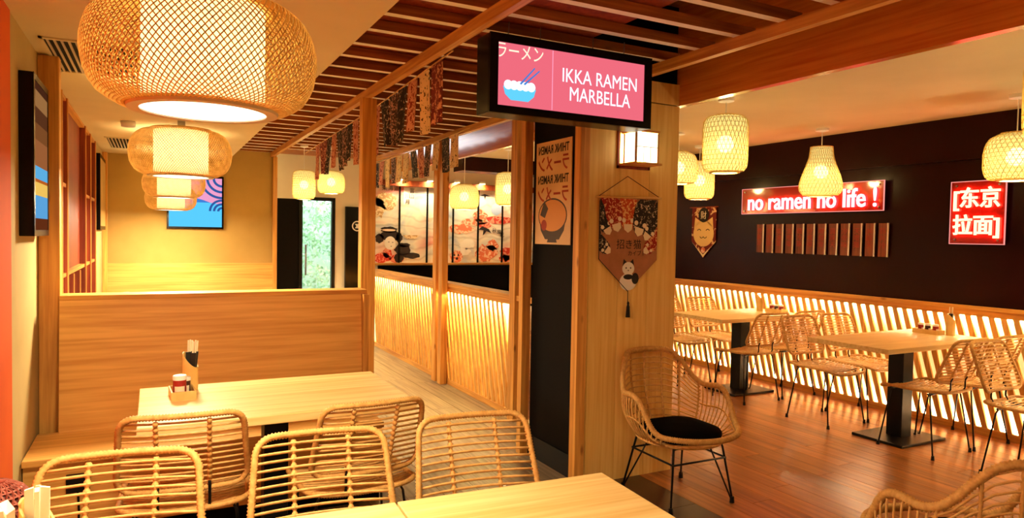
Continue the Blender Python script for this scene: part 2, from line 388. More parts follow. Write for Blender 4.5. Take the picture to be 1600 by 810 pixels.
# posts ---------------------------------------------------------------
def post(label, x0, x1, y0, y1, z1=2.39, mat='pine_z'):
    return tag(bx('post', mat, x0, x1, y0, y1, 0, z1, bevel=.004), label, 'post')
post('thick pine post at the end of the booth bench', 1.262, 1.362, 4.66, 4.74)
post('pine post in the middle of the glowing counter, nearer of the pair', 2.478, 2.543, 6.22, 6.31)
post('pine post in the middle of the glowing counter, farther of the pair', 2.478, 2.543, 6.38, 6.47)
post('brown pine post at the near end of the glowing counter', 2.50, 2.57, 4.74, 4.838)
post('slim pine post beside the dark poster wall', 2.172, 2.235, 4.005, 4.06, 2.39)
post('pine corner post of the booth back wall', 1.31, 1.36, 8.93, 8.995, 2.39)
post('pine post on the beige wall beside the booth bench', -.509, -.418, 4.11, 4.19, 2.315)
post('slim pine post in the far corner of the booth room', -.509, -.46, 8.9, 8.99, 2.315)
bx('rail', 'pine_y', 2.515, 2.555, 4.005, 4.738, .955, .995)['label'] = 'short pine rail between the counter post and the pillar'
bpy.data.objects['rail']['category'] = 'rail'
# pillar ---------------------------------------------------------------
pil = struct(bx('pillar_core', 'black_paint', 2.24, 2.9, 3.372, 4.0, 0, 2.9), 'pillar clad in pine boards with a dark side')
pil.name = 'wall_pillar'
pl = Vector(pil.location)
def sub(o, par):
    o.parent = par; o.location = o.location-par.location; return o
for (a, b) in ((2.238, 2.46), (2.462, 2.68), (2.682, 2.905)):
    sub(bx('board', 'panel_wood', a, b, 3.35, 3.371, 0, 2.285), pil)
sub(bx('board', 'panel_wood', 2.238, 2.905, 3.352, 3.371, 2.292, 2.42), pil)
sub(bx('corner_strip', 'pine_z', 2.172, 2.237, 3.335, 3.40, 0, 2.285, bevel=.003), pil)
sub(bx('baseboard', 'black_metal', 2.228, 2.24, 3.40, 4.0, 0, .14), pil)
# glowing slatted wainscot along the right wall ------------------------
glow('led_warm', (1, .78, .46), LED_W); glow('led_counter', (1, .80, .32), LED_C)
plain('wainscot_back', (246,236,214), .9)
wa = thing('slatted_wainscot', 'backlit wainscot of slanted wooden slats below the dark wall', 'wainscot', (XR, 4, 0))
wo = Vector((XR, 4, 0))
def wsub(name, mat, x0, x1, y0, y1, z0, z1, par, bevel=0):
    o = bx(name, mat, x0, x1, y0, y1, z0, z1, bevel=bevel); o.parent = par; o.location = o.location-Vector(par.location); return o
wsub('top_rail', 'pine_y', XR-.02, XR+.085, .6, YE, .955, .985, wa, .003)
wsub('top_rail', 'pine_y', XR, XR+.015, .6, YE, .905, .955, wa)
wsub('bottom_rail', 'pine_y', XR-.005, XR+.02, .6, YE, 0, .055, wa)
wsub('back_panel', 'wainscot_back', XR+.078, XR+.088, .6, YE, 0, .95, wa)
wsub('light_strip', 'led_warm', XR+.045, XR+.06, .6, YE, .915, .93, wa)
wsub('light_strip', 'led_warm', XR+.045, XR+.06, .6, YE, .03, .045, wa)
def slat_mesh(w, t, z0, z1, lean, mat):
    return MB().hexa([(-t,-w-lean,z0),(t,-w-lean,z0),(t,w-lean,z0),(-t,w-lean,z0),(-t,-w,z1),(t,-w,z1),(t,w,z1),(-t,w,z1)]).mesh('slat', mat)
me = slat_mesh(.022, .009, .045, .92, .25, 'fence_wood')
for k in range(95):
    y = 2.0+.0855*k
    if y < YE-.05: link('slat', me, wa, Vector((XR+.01, y, 0))-wo)
# glowing counter ------------------------------------------------------
co_ = thing('slatted_counter', 'low counter front of slanted slats lit from behind, along the corridor', 'counter', (2.57, 6.8, 0))
wsub('top_rail', 'pine_y', 2.545, 2.68, 4.84, 8.95, .955, .992, co_, .004)
wsub('top_rail', 'pine_y', 2.562, 2.578, 4.84, 8.95, .905, .955, co_)
wsub('bottom_rail', 'pine_y', 2.555, 2.585, 4.84, 8.95, 0, .05, co_)
wsub('back_panel', 'wainscot_back', 2.665, 2.675, 4.84, 8.95, 0, .95, co_)
wsub('end_panel', 'white_paint', 2.555, 2.675, 8.951, 8.965, 0, .95, co_)
wsub('light_strip', 'led_counter', 2.62, 2.64, 4.86, 8.93, .91, .93, co_)
me = slat_mesh(.021, .009, .045, .92, .22, 'fence_wood')
for k in range(46):
    y = 5.095+.086*k
    if y < 8.94: link('slat', me, co_, Vector((2.572, y, 0))-Vector((2.57, 6.8, 0)))
# mural ------------------------------------------------------------------
m = bpy.data.materials.new('mural_print'); nt, N, L, b = nodes_of(m)
tc = N.new('ShaderNodeTexCoord')
n1 = N.new('ShaderNodeTexNoise'); n1.inputs['Scale'].default_value = 1.4; n1.inputs['Detail'].default_value = 2; n1.inputs['Distortion'].default_value = 1.5
wv = N.new('ShaderNodeTexWave'); wv.inputs['Scale'].default_value = 2.2; wv.inputs['Distortion'].default_value = 9; wv.inputs['Detail'].default_value = 2; wv.bands_direction = 'Z'
L.new(tc.outputs['Object'], n1.inputs['Vector']); L.new(tc.outputs['Object'], wv.inputs['Vector'])
r1 = N.new('ShaderNodeValToRGB'); els = r1.color_ramp.elements
els[0].position = .30; els[0].color = (*lin((176,190,212)), 1); els[1].position = .78; els[1].color = (*lin((206,80,66)), 1)
for p, c in ((.42, (214,212,206)), (.50, (240,230,212)), (.60, (238,204,188)), (.68, (230,160,142))):
    e = els.new(p); e.color = (*lin(c), 1)
r2 = N.new('ShaderNodeValToRGB'); r2.color_ramp.elements[0].position = .0; r2.color_ramp.elements[0].color = (.55,.45,.36,1); r2.color_ramp.elements[1].position = .22; r2.color_ramp.elements[1].color = (1,1,1,1)
mx = N.new('ShaderNodeMix'); mx.data_type = 'RGBA'; mx.blend_type = 'MULTIPLY'; mx.inputs[0].default_value = .35
L.new(n1.outputs['Fac'], r1.inputs[0]); L.new(wv.outputs['Fac'], r2.inputs[0]); L.new(r1.outputs[0], mx.inputs[6]); L.new(r2.outputs[0], mx.inputs[7]); L.new(mx.outputs[2], b.inputs['Base Color'])
b.inputs['Roughness'].default_value = .6; MATS['mural_print'] = m
mu = thing('mural', 'panelled wall mural with clouds, red maple and a woman in a dark kimono', 'mural', (4.1, YE, 0))
MY = YE-.02
me_loc = Vector((4.1, YE, 0))
xs = [2.66, 3.05, 3.46, 3.86, 4.26, 4.66, 5.06, 5.6]
for a, c in zip(xs, xs[1:]):
    o = MB().box(a+.012-4.1, c-.012-4.1, -.02, -.001, 1.06, 2.13).build('panel', 'mural_print', mu)
    MB().box(c-.012-4.1, c+.012-4.1, -.035, -.001, 1.06, 2.13).build('batten', 'black_paint', mu)
plain('mural_ink', (34,14,14), .7); plain('mural_skin', (240,214,190), .7); printed('mural_red', (206,60,42), (236,150,124), 16, .52); printed('mural_orange', (226,120,84), (244,200,170), 18, .52); printed('mural_tan', (190,146,96), (232,206,164), 22, .5); plain('mural_white', (244,236,224), .7); plain('mural_blue', (170,182,214), .7)
def mdec(name, polys, mat, lay=1, ox=0, oz=0):
    q = MB(); fm = frameF(0, -.02, 0)
    for p in polys: q.prism([(u+ox-4.1, v+oz) for u, v in p], fm, .0005+lay*.001, .001+lay*.001)
    return q.build(name, mat, mu)
rnd = random.Random(3)
def blob(cx, cy, r, ry=None, wob=.18, n=18):
    return [(cx+r*(1+wob*(rnd.random()*2-1))*math.cos(2*PI*k/n), cy+(ry or r)*(1+wob*(rnd.random()*2-1))*math.sin(2*PI*k/n)) for k in range(n)]
mdec('sun', [circ(.16, 32, 3.50, 1.86)], 'mural_white')
mdec('pine_tree', [blob(2.86, 1.92, .16, .12), blob(2.74, 1.82, .10, .14)], 'mural_tan')
mdec('kimono_hair', [blob(2.92, 1.44, .155, .075), blob(2.90, 1.52, .12, .045), blob(2.77, 1.40, .06, .07), blob(3.05, 1.41, .05, .06)], 'mural_ink')
mdec('hair_band', [blob(2.90, 1.515, .10, .016, .05)], 'mural_skin', 2)
mdec('face', [blob(2.92, 1.335, .082, .095, .02)], 'mural_white', 2)
mdec('robe', [blob(2.80, 1.13, .13, .07), blob(3.02, 1.12, .10, .06), blob(2.88, 1.20, .07, .07)], 'mural_red', 1)
mdec('sleeve', [blob(3.10, 1.24, .12, .075), blob(3.24, 1.16, .13, .04), blob(3.05, 1.13, .07, .07), blob(3.13, 1.31, .08, .03)], 'mural_ink', 3)
mdec('face_mark', [circ(.012, 8, 2.90, 1.35, .005), circ(.012, 8, 2.955, 1.345, .005), circ(.009, 8, 2.935, 1.29, .006)], 'mural_ink', 4)
mdec('maple', [blob(4.42, 1.20, .17, .13, .3), blob(4.50, 1.31, .10, .09, .3)], 'mural_orange', 1)
mdec('maple', [blob(4.80, 1.19, .15, .13, .3), blob(4.72, 1.12, .09, .06, .3)], 'mural_red', 2)
mdec('cloud', [blob(3.98, 1.55, .22, .07), blob(4.3, 1.75, .12, .09), blob(4.2, 1.66, .2, .05)], 'mural_orange', 1)
mdec('cloud', [blob(4.62, 1.70, .22, .06), blob(4.36, 1.62, .12, .05)], 'mural_red', 1)
mdec('moon', [blob(4.56, 1.86, .09, .09, .04)], 'mural_blue', 2)
mdec('crane', [[(4.27,1.55),(4.33,1.60),(4.44,1.56),(4.48,1.50),(4.40,1.53),(4.34,1.46),(4.35,1.54)]], 'mural_ink', 3)
mdec('bird', [[(4.27,2.05),(4.36,2.08),(4.46,2.05),(4.38,2.05),(4.37,1.99),(4.35,2.05)]], 'mural_ink', 3)
mdec('bowl', [[(3.10,1.45),(3.34,1.45),(3.29,1.40),(3.15,1.40)]], 'mural_tan', 2)
mdec('lucky_cat', [blob(3.92, 1.15, .10, .09, .06)], 'mural_orange', 3)
mdec('cat_face', [circ(.014, 8, 3.89, 1.17), circ(.014, 8, 3.95, 1.17), circ(.02, 8, 3.93, 1.12)], 'mural_ink', 4)
mdec('cloud_white', [blob(4.1, 1.33, .13, .07), blob(4.02, 1.22, .12, .06)], 'mural_white', 1)
mdec('scroll', [rect(3.11, 3.27, 1.88, 2.12)], 'mural_white', 1)
for body, u, v in (('富', 3.23, 2.08), ('山', 3.23, 2.00), ('川', 3.16, 2.00), ('月', 3.16, 1.92), ('東', 2.83, 2.10), ('海', 2.92, 2.10), ('道', 3.00, 2.10), ('秋', 4.53, 1.54), ('風', 4.61, 1.52), ('花', 4.66, 1.48)):
    text('lettering', body, .075, 'mural_ink', frameF(u, YE-.024, v), mu)
tr2 = struct(MB().box(2.62, XR, YE-.09, YE-.001, 2.13, 2.21).build('trim_2', 'shelf_wood'), 'wooden rail above the mural')
tr3 = struct(MB().box(2.62, XR, YE-.10, YE-.001, 1.03, 1.058).build('trim_3', 'pine_x'), 'pale ledge under the mural')
for k, x in enumerate((3.07, 3.46, 3.87, 4.27, 4.68)):
    s_ = thing('spotlight', f'small round spotlight on the rail above the mural, {ORD[k]} from the corridor', 'spotlight', (x, YE-.13, 2.235), 0, 'spotlights above the mural')
    MB().lathe([(.001,.02),(.045,.02),(.05,0),(.045,-.02),(.04,-.02)], 16).build('housing', 'white', s_, smooth=True)
    MB().disc(.04, -.018, 16, up=False).build('lens', 'led_counter', s_)
    MB().box(-.01, .01, 0, .04, -.02, 0).build('bracket', 'black_metal', s_)
    d = bpy.data.lights.new('spot_light', 'SPOT'); d.energy = MURAL_W; d.color = (1, .86, .66); d.spot_size = 2.2; d.spot_blend = .8; d.shadow_soft_size = .03
    l = bpy.data.objects.new('spot_light', d); COL.objects.link(l); l.parent = s_; l.location = (0, -.02, -.03); l.rotation_euler = (.25, 0, 0)
tag(bx('bench_back', 'black_cloth', 2.72, XR-.03, YE-.16, YE-.101, .4, 1.028, bevel=.01), 'black upholstered bench back under the mural', 'bench')
# dark panel with a round emblem beside the glass door
pn = tag(bx('notice_panel', 'black_gloss', 2.29, 2.52, YE-.05, YE-.001, .3, 1.82), 'dark tall panel with a white round emblem beside the glass door', 'panel')
q = MB(); q.lathe([(.055,0),(.07,0),(.07,.004),(.055,.004),(.055,0)], 24)
for v in q.v: pass
em = q.build('emblem', 'white', pn); em.rotation_euler.x = PI/2; em.location = (.04, -.026, .50)
MB().prism([(-.03,-.03),(.03,-.03),(.02,.01),(.035,.03),(-.03,.03),(-.01,0)], Matrix.Identity(4), 0, .003).build('emblem_mark', 'white', pn).location = (.04, -.026, .50)
bpy.data.objects['emblem_mark'].rotation_euler.x = PI/2
# outside --------------------------------------------------------------
plain('paving', (170,165,155), .9); struct(MB().box(-1, 5, YE+.12, 13, -.15, -.02).build('ground_outside', 'paving'))
mottled('hedge_leaf', (120,170,130), (200,226,190), 6, rough=.6); mottled('garden_wall', (190,215,200), (226,238,228), 3)
struct(MB().box(-1, 5, 12.0, 12.1, -.15, 1.9).build('wall_garden', 'garden_wall'))
rnd = random.Random(11); q = MB()
for k in range(5200):
    x, z = rnd.uniform(.9, 3.6), rnd.uniform(0, 2.7); y = 10.9+rnd.random()*.5+.12*math.sin(x*5)+.1*math.sin(z*6)
    a = Vector((rnd.uniform(-1,1), rnd.uniform(-1,1), rnd.uniform(-1,1))).normalized()*rnd.uniform(.03,.06)
    b_ = a.orthogonal().normalized()*rnd.uniform(.015,.03); c = Vector((x,y,z))
    q.add([c-a, c+b_, c+a, c-b_], [(0,1,2,3)])
hd = thing('hedge', 'sunlit green hedge seen through the glass door', 'hedge', (2.2, 11, 0))
o = q.build('leaves', 'hedge_leaf', hd); o.location = (-2.2, -11, 0); o['kind'] = 'stuff'
for x in (1.2, 1.9, 2.6, 3.3):
    MB().tube([(x-2.2, .35, -.1), (x-2.15, .33, 1), (x-2.2, .35, 2.3)], [.05,.035,.015]).build('trunk', 'shelf_wood', hd, smooth=True)
# ================================================================ FURNITURE
# booth bench -----------------------------------------------------------
be = thing('booth_bench', 'long wooden booth bench with a high plain back, behind the long table', 'bench', (0, 4, 0))
def bsub(*a, **k): return wsub(*a[:2], *a[2:8], be, **k)
wsub('seat', 'bench_wood', -.505, 1.10, 3.56, 4.02, .42, .45, be, .004)
wsub('front_panel', 'bench_wood', -.505, 1.10, 3.60, 3.62, .10, .42, be)
wsub('toe_kick', 'black_paint', -.505, 1.10, 3.64, 3.66, 0, .10, be)
o = MB().hexa([(-.415,.0,.45),(1.10,.0,.45),(1.10,.04,.45),(-.415,.04,.45),(-.415,.05,1.10),(1.10,.05,1.10),(1.10,.09,1.10),(-.415,.09,1.10)]).build('backrest', 'bench_wood', be)
wsub('top_cap', 'pine_x', -.415, 1.135, 4.045, 4.20, 1.10, 1.125, be, .003)
wsub('end_panel', 'pine_z', 1.102, 1.135, 4.0, 4.20, 0, 1.10, be)
wsub('rear_panel', 'bench_wood', -.415, 1.10, 4.18, 4.20, 0, 1.10, be)
ou = thing('socket_box', 'small black socket box on the front of the booth bench', 'socket', (-.30, 3.60, .33))
MB().box(-.045,.045,-.02,0,-.05,.03).build('box', 'black_metal', ou); MB().tube([(0,-.012,-.05),(.004,-.014,-.14),(0,-.012,-.22)], .005).build('cord', 'black_metal', ou)
wb = tag(bx('booth_wainscot', 'bench_wood', -.46, 1.31, YB-.06, YB-.001, 0, 1.075), 'wooden panel along the far booth wall', 'wall panel')

# tables -----------------------------------------------------------------
def table(label, cx, cy, w, d, rz=0, h=.75, group=None, pw=.05):
    t = thing('dining_table', label, 'table', (cx, cy, 0), rz, group)
    MB().box(-w/2, w/2, -d/2, d/2, h-.035, h).build('tabletop', 'table_wood', t, bevel=.003)
    MB().box(-pw, pw, -pw, pw, .02, h-.045).build('pedestal', 'black_metal', t, bevel=.004)
    MB().box(-.2, .2, -.15, .15, h-.047, h-.036).build('top_plate', 'black_metal', t)
    MB().box(-.26, .26, -.2, .2, 0, .02).build('base_plate', 'black_metal', t, bevel=.004)
    return t
table('long wooden table set with a jar tray, in front of the booth bench', .47, 3.115, 1.05, .70)
table('wooden table in the lower foreground, the one with its corner in view', .868, 1.366, .632, .70, -.06)
table('wooden table in the lower foreground, left of the joint', .076, 1.414, .944, .70, -.06)
table('square wooden table by the glowing wainscot, nearer one', 4.965, 3.19, 1.27, .64, pw=.06)
table('square wooden table by the glowing wainscot, farther one partly behind the pillar', 5.06, 4.87, 1.14, .66, pw=.06)
table('wooden table in the far booth behind the bench', -.05, 7.05, .7, .7)

# rattan side chair --------------------------------------------------------
def resample(pts, step, closed):
    pts = [Vector(p) for p in pts]; seq = pts+[pts[0]] if closed else pts
    L_ = [0]
    for a, b in zip(seq, seq[1:]): L_.append(L_[-1]+(b-a).length)
    n = max(4, int(L_[-1]/step)); n += n % 2; out = []; j = 0
    for i in range(n if closed else n+1):
        d = L_[-1]*i/n
        while j < len(seq)-2 and L_[j+1] < d: j += 1
        t = (d-L_[j])/max(1e-9, L_[j+1]-L_[j]); out.append(seq[j].lerp(seq[j+1], t))
    return out
def wrapped(pts, r, closed=True, step=.005, sides=8, q=None):
    p = resample(pts, step, closed)
    return (q or MB()).tube(p, [r if i % 2 else r*.72 for i in range(len(p))], sides, closed)
def rrect(w0, w1, h, r, n=6):
    """rounded trapezoid, bottom width w0, top width w1, v from 0 to h"""
    c = [(-w0/2+r, r, PI, 1.5*PI), (w0/2-r, r, 1.5*PI, 2*PI), (w1/2-r, h-r, 0, .5*PI), (-w1/2+r, h-r, .5*PI, PI)]
    return [(x+r*math.cos(a+(b-a)*i/n), y+r*math.sin(a+(b-a)*i/n)) for x, y, a, b in c for i in range(n+1)]
BH, BW0, BW1 = .307, .43, .40
def backpt(x, v):
    t = v/BH; return Vector((x, .185+.115*t+.03*(1-(x/.21)**2), .523+.297*t))
def seatpt(x, y):
    return Vector((x, y, .452-.018*(1-(x/.22)**2)-(.02*((-y-.12)/.1)**2 if y < -.12 else 0)+(.012*((y-.1)/.1) if y > .1 else 0)))
def make_chair(cane='cane', wrap='cane_wrap'):
    t = thing('rattan_chair', '-', 'chair')
    back = rrect(BW0, BW1, BH, .055)
    dense = resample([(x, v, 0) for x, v in back], .02, True)
    wrapped([backpt(p.x, p.y) for p in dense], .0125).build('back_frame', wrap, t, smooth=True)
    for i in range(12):
        v = .026+(BH-.052)*i/11; w = (BW0+(BW1-BW0)*v/BH)/2-.008
        if i in (0, 11): w -= .014
        MB().tube([backpt(-w+2*w*k/8, v)+Vector((0, -.003, 0)) for k in range(9)], .0047, 5).build('back_cane', cane, t, smooth=True)
    for x in (-.085, .085):
        zs = sorted([(.026+(BH-.052)*i/11+d, r) for i in range(12) for d, r in ((-.009,.0062), (-.006,.0095), (.006,.0095), (.009,.0062))])
        MB().tube([backpt(x, v)+Vector((0, .002, 0)) for v, r in zs], [r for v, r in zs], 6).build('back_rib', wrap, t, smooth=True)
        MB().tube([(x, .02, .428), (x, .15, .428), (x, .205, .44), (x, .222, .475), backpt(x, .0)+Vector((0, .010, 0)), backpt(x, .03)+Vector((0, .012, 0))], .0055, 6).build('back_rod', 'black_metal', t, smooth=True)
    seat = rrect(.45, .44, .44, .085)
    dense = resample([(x, v-.22, 0) for x, v in seat], .02, True)
    wrapped([seatpt(p.x, p.y) for p in dense], .0115).build('seat_frame', wrap, t, smooth=True)
    for i in range(15):
        y = -.195+.39*i/14; w = .212 if abs(y) < .14 else .212-.07*((abs(y)-.14)/.06)**2
        MB().tube([seatpt(-w+2*w*k/6, y) for k in range(7)], .0048, 5).build('seat_cane', cane, t, smooth=True)
    for x in (-.1, .1):
        MB().tube([seatpt(x, -.21+.42*k/6)-Vector((0,0,.006)) for k in range(7)], .006, 5).build('seat_rib', wrap, t, smooth=True)
    q = MB()
    for y in (-.13, .13): q.tube([(-.19, y, .430), (.19, y, .430)], .006, 6)
    q.build('under_frame', 'black_metal', t)
    for sx in (-1, 1):
        for sy in (-1, 1):
            lg = MB().tube([(sx*.10, sy*.13, .428), (sx*.165, sy*.135, .424), (sx*.178, sy*.142, .40), (sx*.215, sy*.195, .02)], .0058, 6).build('leg', 'black_metal', t, smooth=True)
            MB().lathe([(.001,.03),(.009,.03),(.012,0),(.001,0)], 8, (sx*.217, sy*.198, 0)).build('foot_cap', 'black_metal', lg)
    return t
proto = make_chair(); used = [False]
def chair(x, y, rz, label, group):
    o = copy_tree(proto) if used[0] else proto
    used[0] = True; o.location = (x, y, 0); o.rotation_euler.z = rz; o['label'] = label; o['group'] = group; return o
G1, G2, G3 = 'rattan chairs at the foreground tables', 'rattan chairs at the long booth table', 'rattan chairs at the tables by the glowing wainscot'
chair(-.115, 1.91, -.12, 'rattan chair facing the viewer at the lower left, nearest the orange wall', G1)
chair(.445, 1.90, -.10, 'rattan chair facing the viewer behind the joint of the foreground tables', G1)
chair(.968, 1.895, -.11, 'rattan chair facing the viewer closest to the corridor, at the foreground table', G1)
chair(.115, 2.93, PI-.08, 'rattan chair seen from behind below the jar tray, pushed to the long table', G2)
chair(.735, 2.84, PI+.04, 'rattan chair seen from behind at the corridor end of the long table', G2)
near, far = 'nearer wainscot table', 'farther wainscot table'
chair(4.875, 2.945, PI, 'back-turned rattan chair on the near aisle side of the '+near, G3)
chair(5.36, 2.945, PI, 'back-turned rattan chair on the near wall side of the '+near, G3)
chair(4.88, 3.76, 0, 'front-facing rattan chair on the far aisle side of the '+near, G3)
chair(5.36, 3.76, 0, 'front-facing rattan chair on the far wall side of the '+near, G3)
chair(4.86, 4.60, PI, 'back-turned rattan chair on the near aisle side of the '+far, G3)
chair(5.36, 4.62, PI, 'back-turned rattan chair on the near wall side of the '+far, G3)
chair(4.84, 5.45, 0, 'rattan chair half hidden behind the pillar, aisle side of the '+far, G3)
chair(5.34, 5.45, 0, 'rattan chair behind the '+far+', against the glowing slats', G3)
chair(4.88, 2.25, 0, 'rattan chair cut off by the right picture edge, facing the viewer', G3)

# rattan tub armchair --------------------------------------------------------
RIM = [(0,.40),(62,.41),(72,.46),(80,.55),(87,.59),(95,.602),(110,.585),(122,.612),(132,.68),(141,.745),(152,.785),(180,.79)]
def rim(a):
    d = abs((a+180) % 360-180)
    for (a0, z0), (a1, z1) in zip(RIM, RIM[1:]):
        if d <= a1:
            s = (d-a0)/(a1-a0); s = s*s*(3-2*s) if False else s; z = z0+(z1-z0)*s; break
    r = math.radians(a); flare = 1+.02*math.sin(r)**2
    back = 1.0 if d < 100 else 1+.05*(d-100)/80
    e_ = .92; pw = lambda v: math.copysign(abs(v)**e_, v)
    return Vector(((.305*pw(math.sin(r))*flare), -.318*pw(math.cos(r))*back, z))
def base(a):
    r = math.radians(a); return Vector((.235*math.sin(r), -.235*math.cos(r)+.0, .345))
def shell(a, t):
    p = base(a).lerp(rim(a), t); out = Vector((math.sin(math.radians(a)), -math.cos(math.radians(a)), 0))
    return p+out*.035*math.sin(PI*t)
def make_armchair(cane, wrap, dark=False):
    t = thing('rattan_armchair', '-', 'armchair')
    pts = [rim(a) for a in range(0, 360, 4)]
    for _ in range(2): pts = [(pts[i-1]+pts[i]*2+pts[(i+1) % len(pts)])/4 for i in range(len(pts))]
    wrapped(pts, .0175, True, .006, 8).build('rim', wrap, t, smooth=True)
    MB().tube([base(a) for a in range(0, 360, 10)], .011, 6, True).build('base_ring', wrap, t, smooth=True)
    angs = [s*a for s in (-1, 1) for a in range(58, 118, 5)]
    for a in angs: MB().tube([shell(a, k/6) for k in range(7)], .0042, 5).build('side_cane', cane, t, smooth=True)
    for i in range(13):
        f = .04+.92*i/12
        MB().tube([shell(a, f) for a in range(116, 246, 10)], .0042, 5).build('back_cane', cane, t, smooth=True)
    for a in (118, 140, 160, 180, 200, 220, 242):
        wrapped([shell(a, k/8) for k in range(9)], .0075, False, .012, 6).build('back_rib', wrap, t, smooth=True)
    for s in (-1, 1):
        wrapped([shell(s*a, .5)+Vector((0,0,.0)) for a in range(60, 120, 8)], .006, False, .012, 6).build('side_band', wrap, t, smooth=True)
    for i in range(11):
        y = -.2+.4*i/10; w = math.sqrt(max(.001, .235**2-y*y))-.01
        MB().tube([(-w, y, .345), (0, y, .335), (w, y, .345)], .005, 5).build('seat_cane', cane, t, smooth=True)
    for sx in (-1, 1):
        for sy in (-1, 1):
            f = Vector((sx*.215, sy*.215+.01, 0))
            lg = MB().tube([(sx*.08, sy*.15, .332), (sx*.165, sy*.16, .330), (sx*.172, sy*.165, .31), f+Vector((0,0,.02))], .0062, 6).build('leg', 'black_metal', t, smooth=True)
            MB().tube([(sx*.12, sy*.10, .332), f+Vector((-sx*.004, -sy*.004, .02))], .005, 6).build('leg_brace', 'black_metal', lg, smooth=True)
            MB().lathe([(.001,.035),(.011,.035),(.014,0),(.001,0)], 8, f).build('foot_cap', 'black_metal', lg)
    for (p, c) in (((-.185,-.178,.25),(.185,-.178,.25)), ((-.185,.185,.25),(.185,.185,.25)), ((-.185,-.178,.25),(-.185,.185,.25)), ((.185,-.178,.25),(.185,.185,.25))):
        MB().tube([p, c], .0055, 6).build('stretcher', 'black_metal', t, smooth=True)
    return t
def cushion(label, x, y, rz, z=.352):
    q = MB(); n = 40; prof = [(.0,0),(.9,0),(1,.02),(1,.035),(.93,.055),(.6,.062),(0,.066)]
    vs_ = []
    for s, zz in prof:
        for k in range(n):
            a = 2*PI*k/n; c, s2 = math.cos(a), math.sin(a); e = 1/((abs(c)**4+abs(s2)**4)**.25)
            vs_.append((.198*s*c*min(e, 1.16), .195*s*s2*min(e, 1.16)-.01, zz))
    fs_ = [(i*n+k, i*n+(k+1) % n, (i+1)*n+(k+1) % n, (i+1)*n+k) for i in range(len(prof)-1) for k in range(n)]
    q.add(vs_, fs_); return tag(q.build('seat_cushion', 'black_cloth', None, True, loc=(x, y, z), rz=rz), label, 'cushion')
arm = make_armchair('cane', 'cane_wrap'); arm.location = (2.645, 2.985, 0); arm.rotation_euler.z = -.02
arm['label'] = 'rattan tub armchair on black metal legs in front of the pine pillar'
cushion('black seat cushion in the armchair by the pillar', 2.645, 2.985, -.02)
a2 = copy_tree(arm); a2.location = (2.567, 1.387, 0); a2.rotation_euler.z = 2.854; a2['label'] = 'rattan tub armchair cut off at the lower right corner'
cushion('black seat cushion in the cut-off armchair at the lower right', 2.567, 1.387, 2.854)
bk = thing('woven_basket', 'dark brown woven basket with a domed lid against the orange wall, lower left corner', 'basket', (-.39, 2.32, 0))
bp_ = [(.085,.0),(.097,.1),(.108,.3),(.108,.59)]
MB().lathe([(r*.96, z) for r, z in bp_], 24).disc(.08, .002, 24).build('liner', 'cane_dark', bk, smooth=True)
lp_ = [(.111,.59),(.109,.63),(.095,.685),(.068,.73),(.034,.752),(.004,.758)]

# shelf unit on the left wall ----------------------------------------------
su = thing('shelf_unit', 'tall red-brown shelf unit with upright dividers on the beige wall', 'shelf', (XL, 6.3, 0))
wsub('back_panel', 'shelf_wood', -.84, -.82, 4.77, 7.85, 0, 2.32, su)
for y, z0 in ((4.79, 0), (5.06, 0), (5.38, 0), (6.73, 0), (7.25, 0), (7.83, 0), (5.76, 0.0), (6.22, 0.0)):
    wsub('divider', 'shelf_wood', -.82, XL+.006, y-.012, y+.012, z0, 2.31 if y not in (5.76, 6.22) else 1.14, su)
    wsub('edge', 'pine_z', XL+.006, XL+.012, y-.012, y+.012, z0, 2.31 if y not in (5.76, 6.22) else 1.14, su)
wsub('door_panel', 'shelf_wood', -.56, -.545, 5.40, 6.72, 1.17, 2.31, su)
for z in (1.155, 1.74, 2.305, .04, .6):
    for a, c in ((4.802, 5.048), (5.072, 5.368), (5.392, 6.718), (6.742, 7.238), (7.262, 7.818)):
        if z == 1.74 and a in (5.392,): continue
        wsub('shelf', 'pine_y', -.82, XL, a, c, z-.012, z+.012, su)

# big bamboo pendant lamps ---------------------------------------------------
lampshade('lamp_paper', (1, .80, .36), LAMP_PAPER, .06); glow('lamp_disc', (1, .88, .62), LAMP_DISC)
lampshade('lantern_paper', (1, .78, .24), LANTERN_PAPER, .2); glow('lantern_bulb', (1, .86, .5), LANTERN_BULB)
def weave(prof, n, twist, ribbon, rings=0):
    q = MB(); L_ = [0]
    for a, b in zip(prof, prof[1:]): L_.append(L_[-1]+math.hypot(b[0]-a[0], b[1]-a[1]))
    m_ = 16
    def at_(t):
        d = t*L_[-1]
        for i in range(len(prof)-1):
            if d <= L_[i+1]+1e-9:
                s = (d-L_[i])/max(1e-9, L_[i+1]-L_[i]); return (prof[i][0]+(prof[i+1][0]-prof[i][0])*s, prof[i][1]+(prof[i+1][1]-prof[i][1])*s)
        return prof[-1]
    for d in (-1, 1):
        for k in range(n):
            pts = []
            for i in range(m_+1):
                t = i/m_; r, z = at_(t); r += .0012*d; a = 2*PI*k/n+d*twist*(t-.5); pts.append((r*math.cos(a), r*math.sin(a), z))
            q.tube(pts, ribbon, 3, cap=False)
    for i in range(rings):
        r, z = at_((i+.5)/rings); q.tube([(r*math.cos(2*PI*k/28), r*math.sin(2*PI*k/28), z) for k in range(28)], ribbon, 3, True)
    return q
weave(bp_, 26, 1.6, .0035, 26).build('woven_side', 'cane_dark', bk)
MB().lathe([(r*.97, z*.995) for r, z in lp_], 24).build('lid', 'cane_dark', bk, smooth=True)
weave(lp_, 26, 1.2, .0035, 12).build('lid_weave', 'cane_pink', bk)
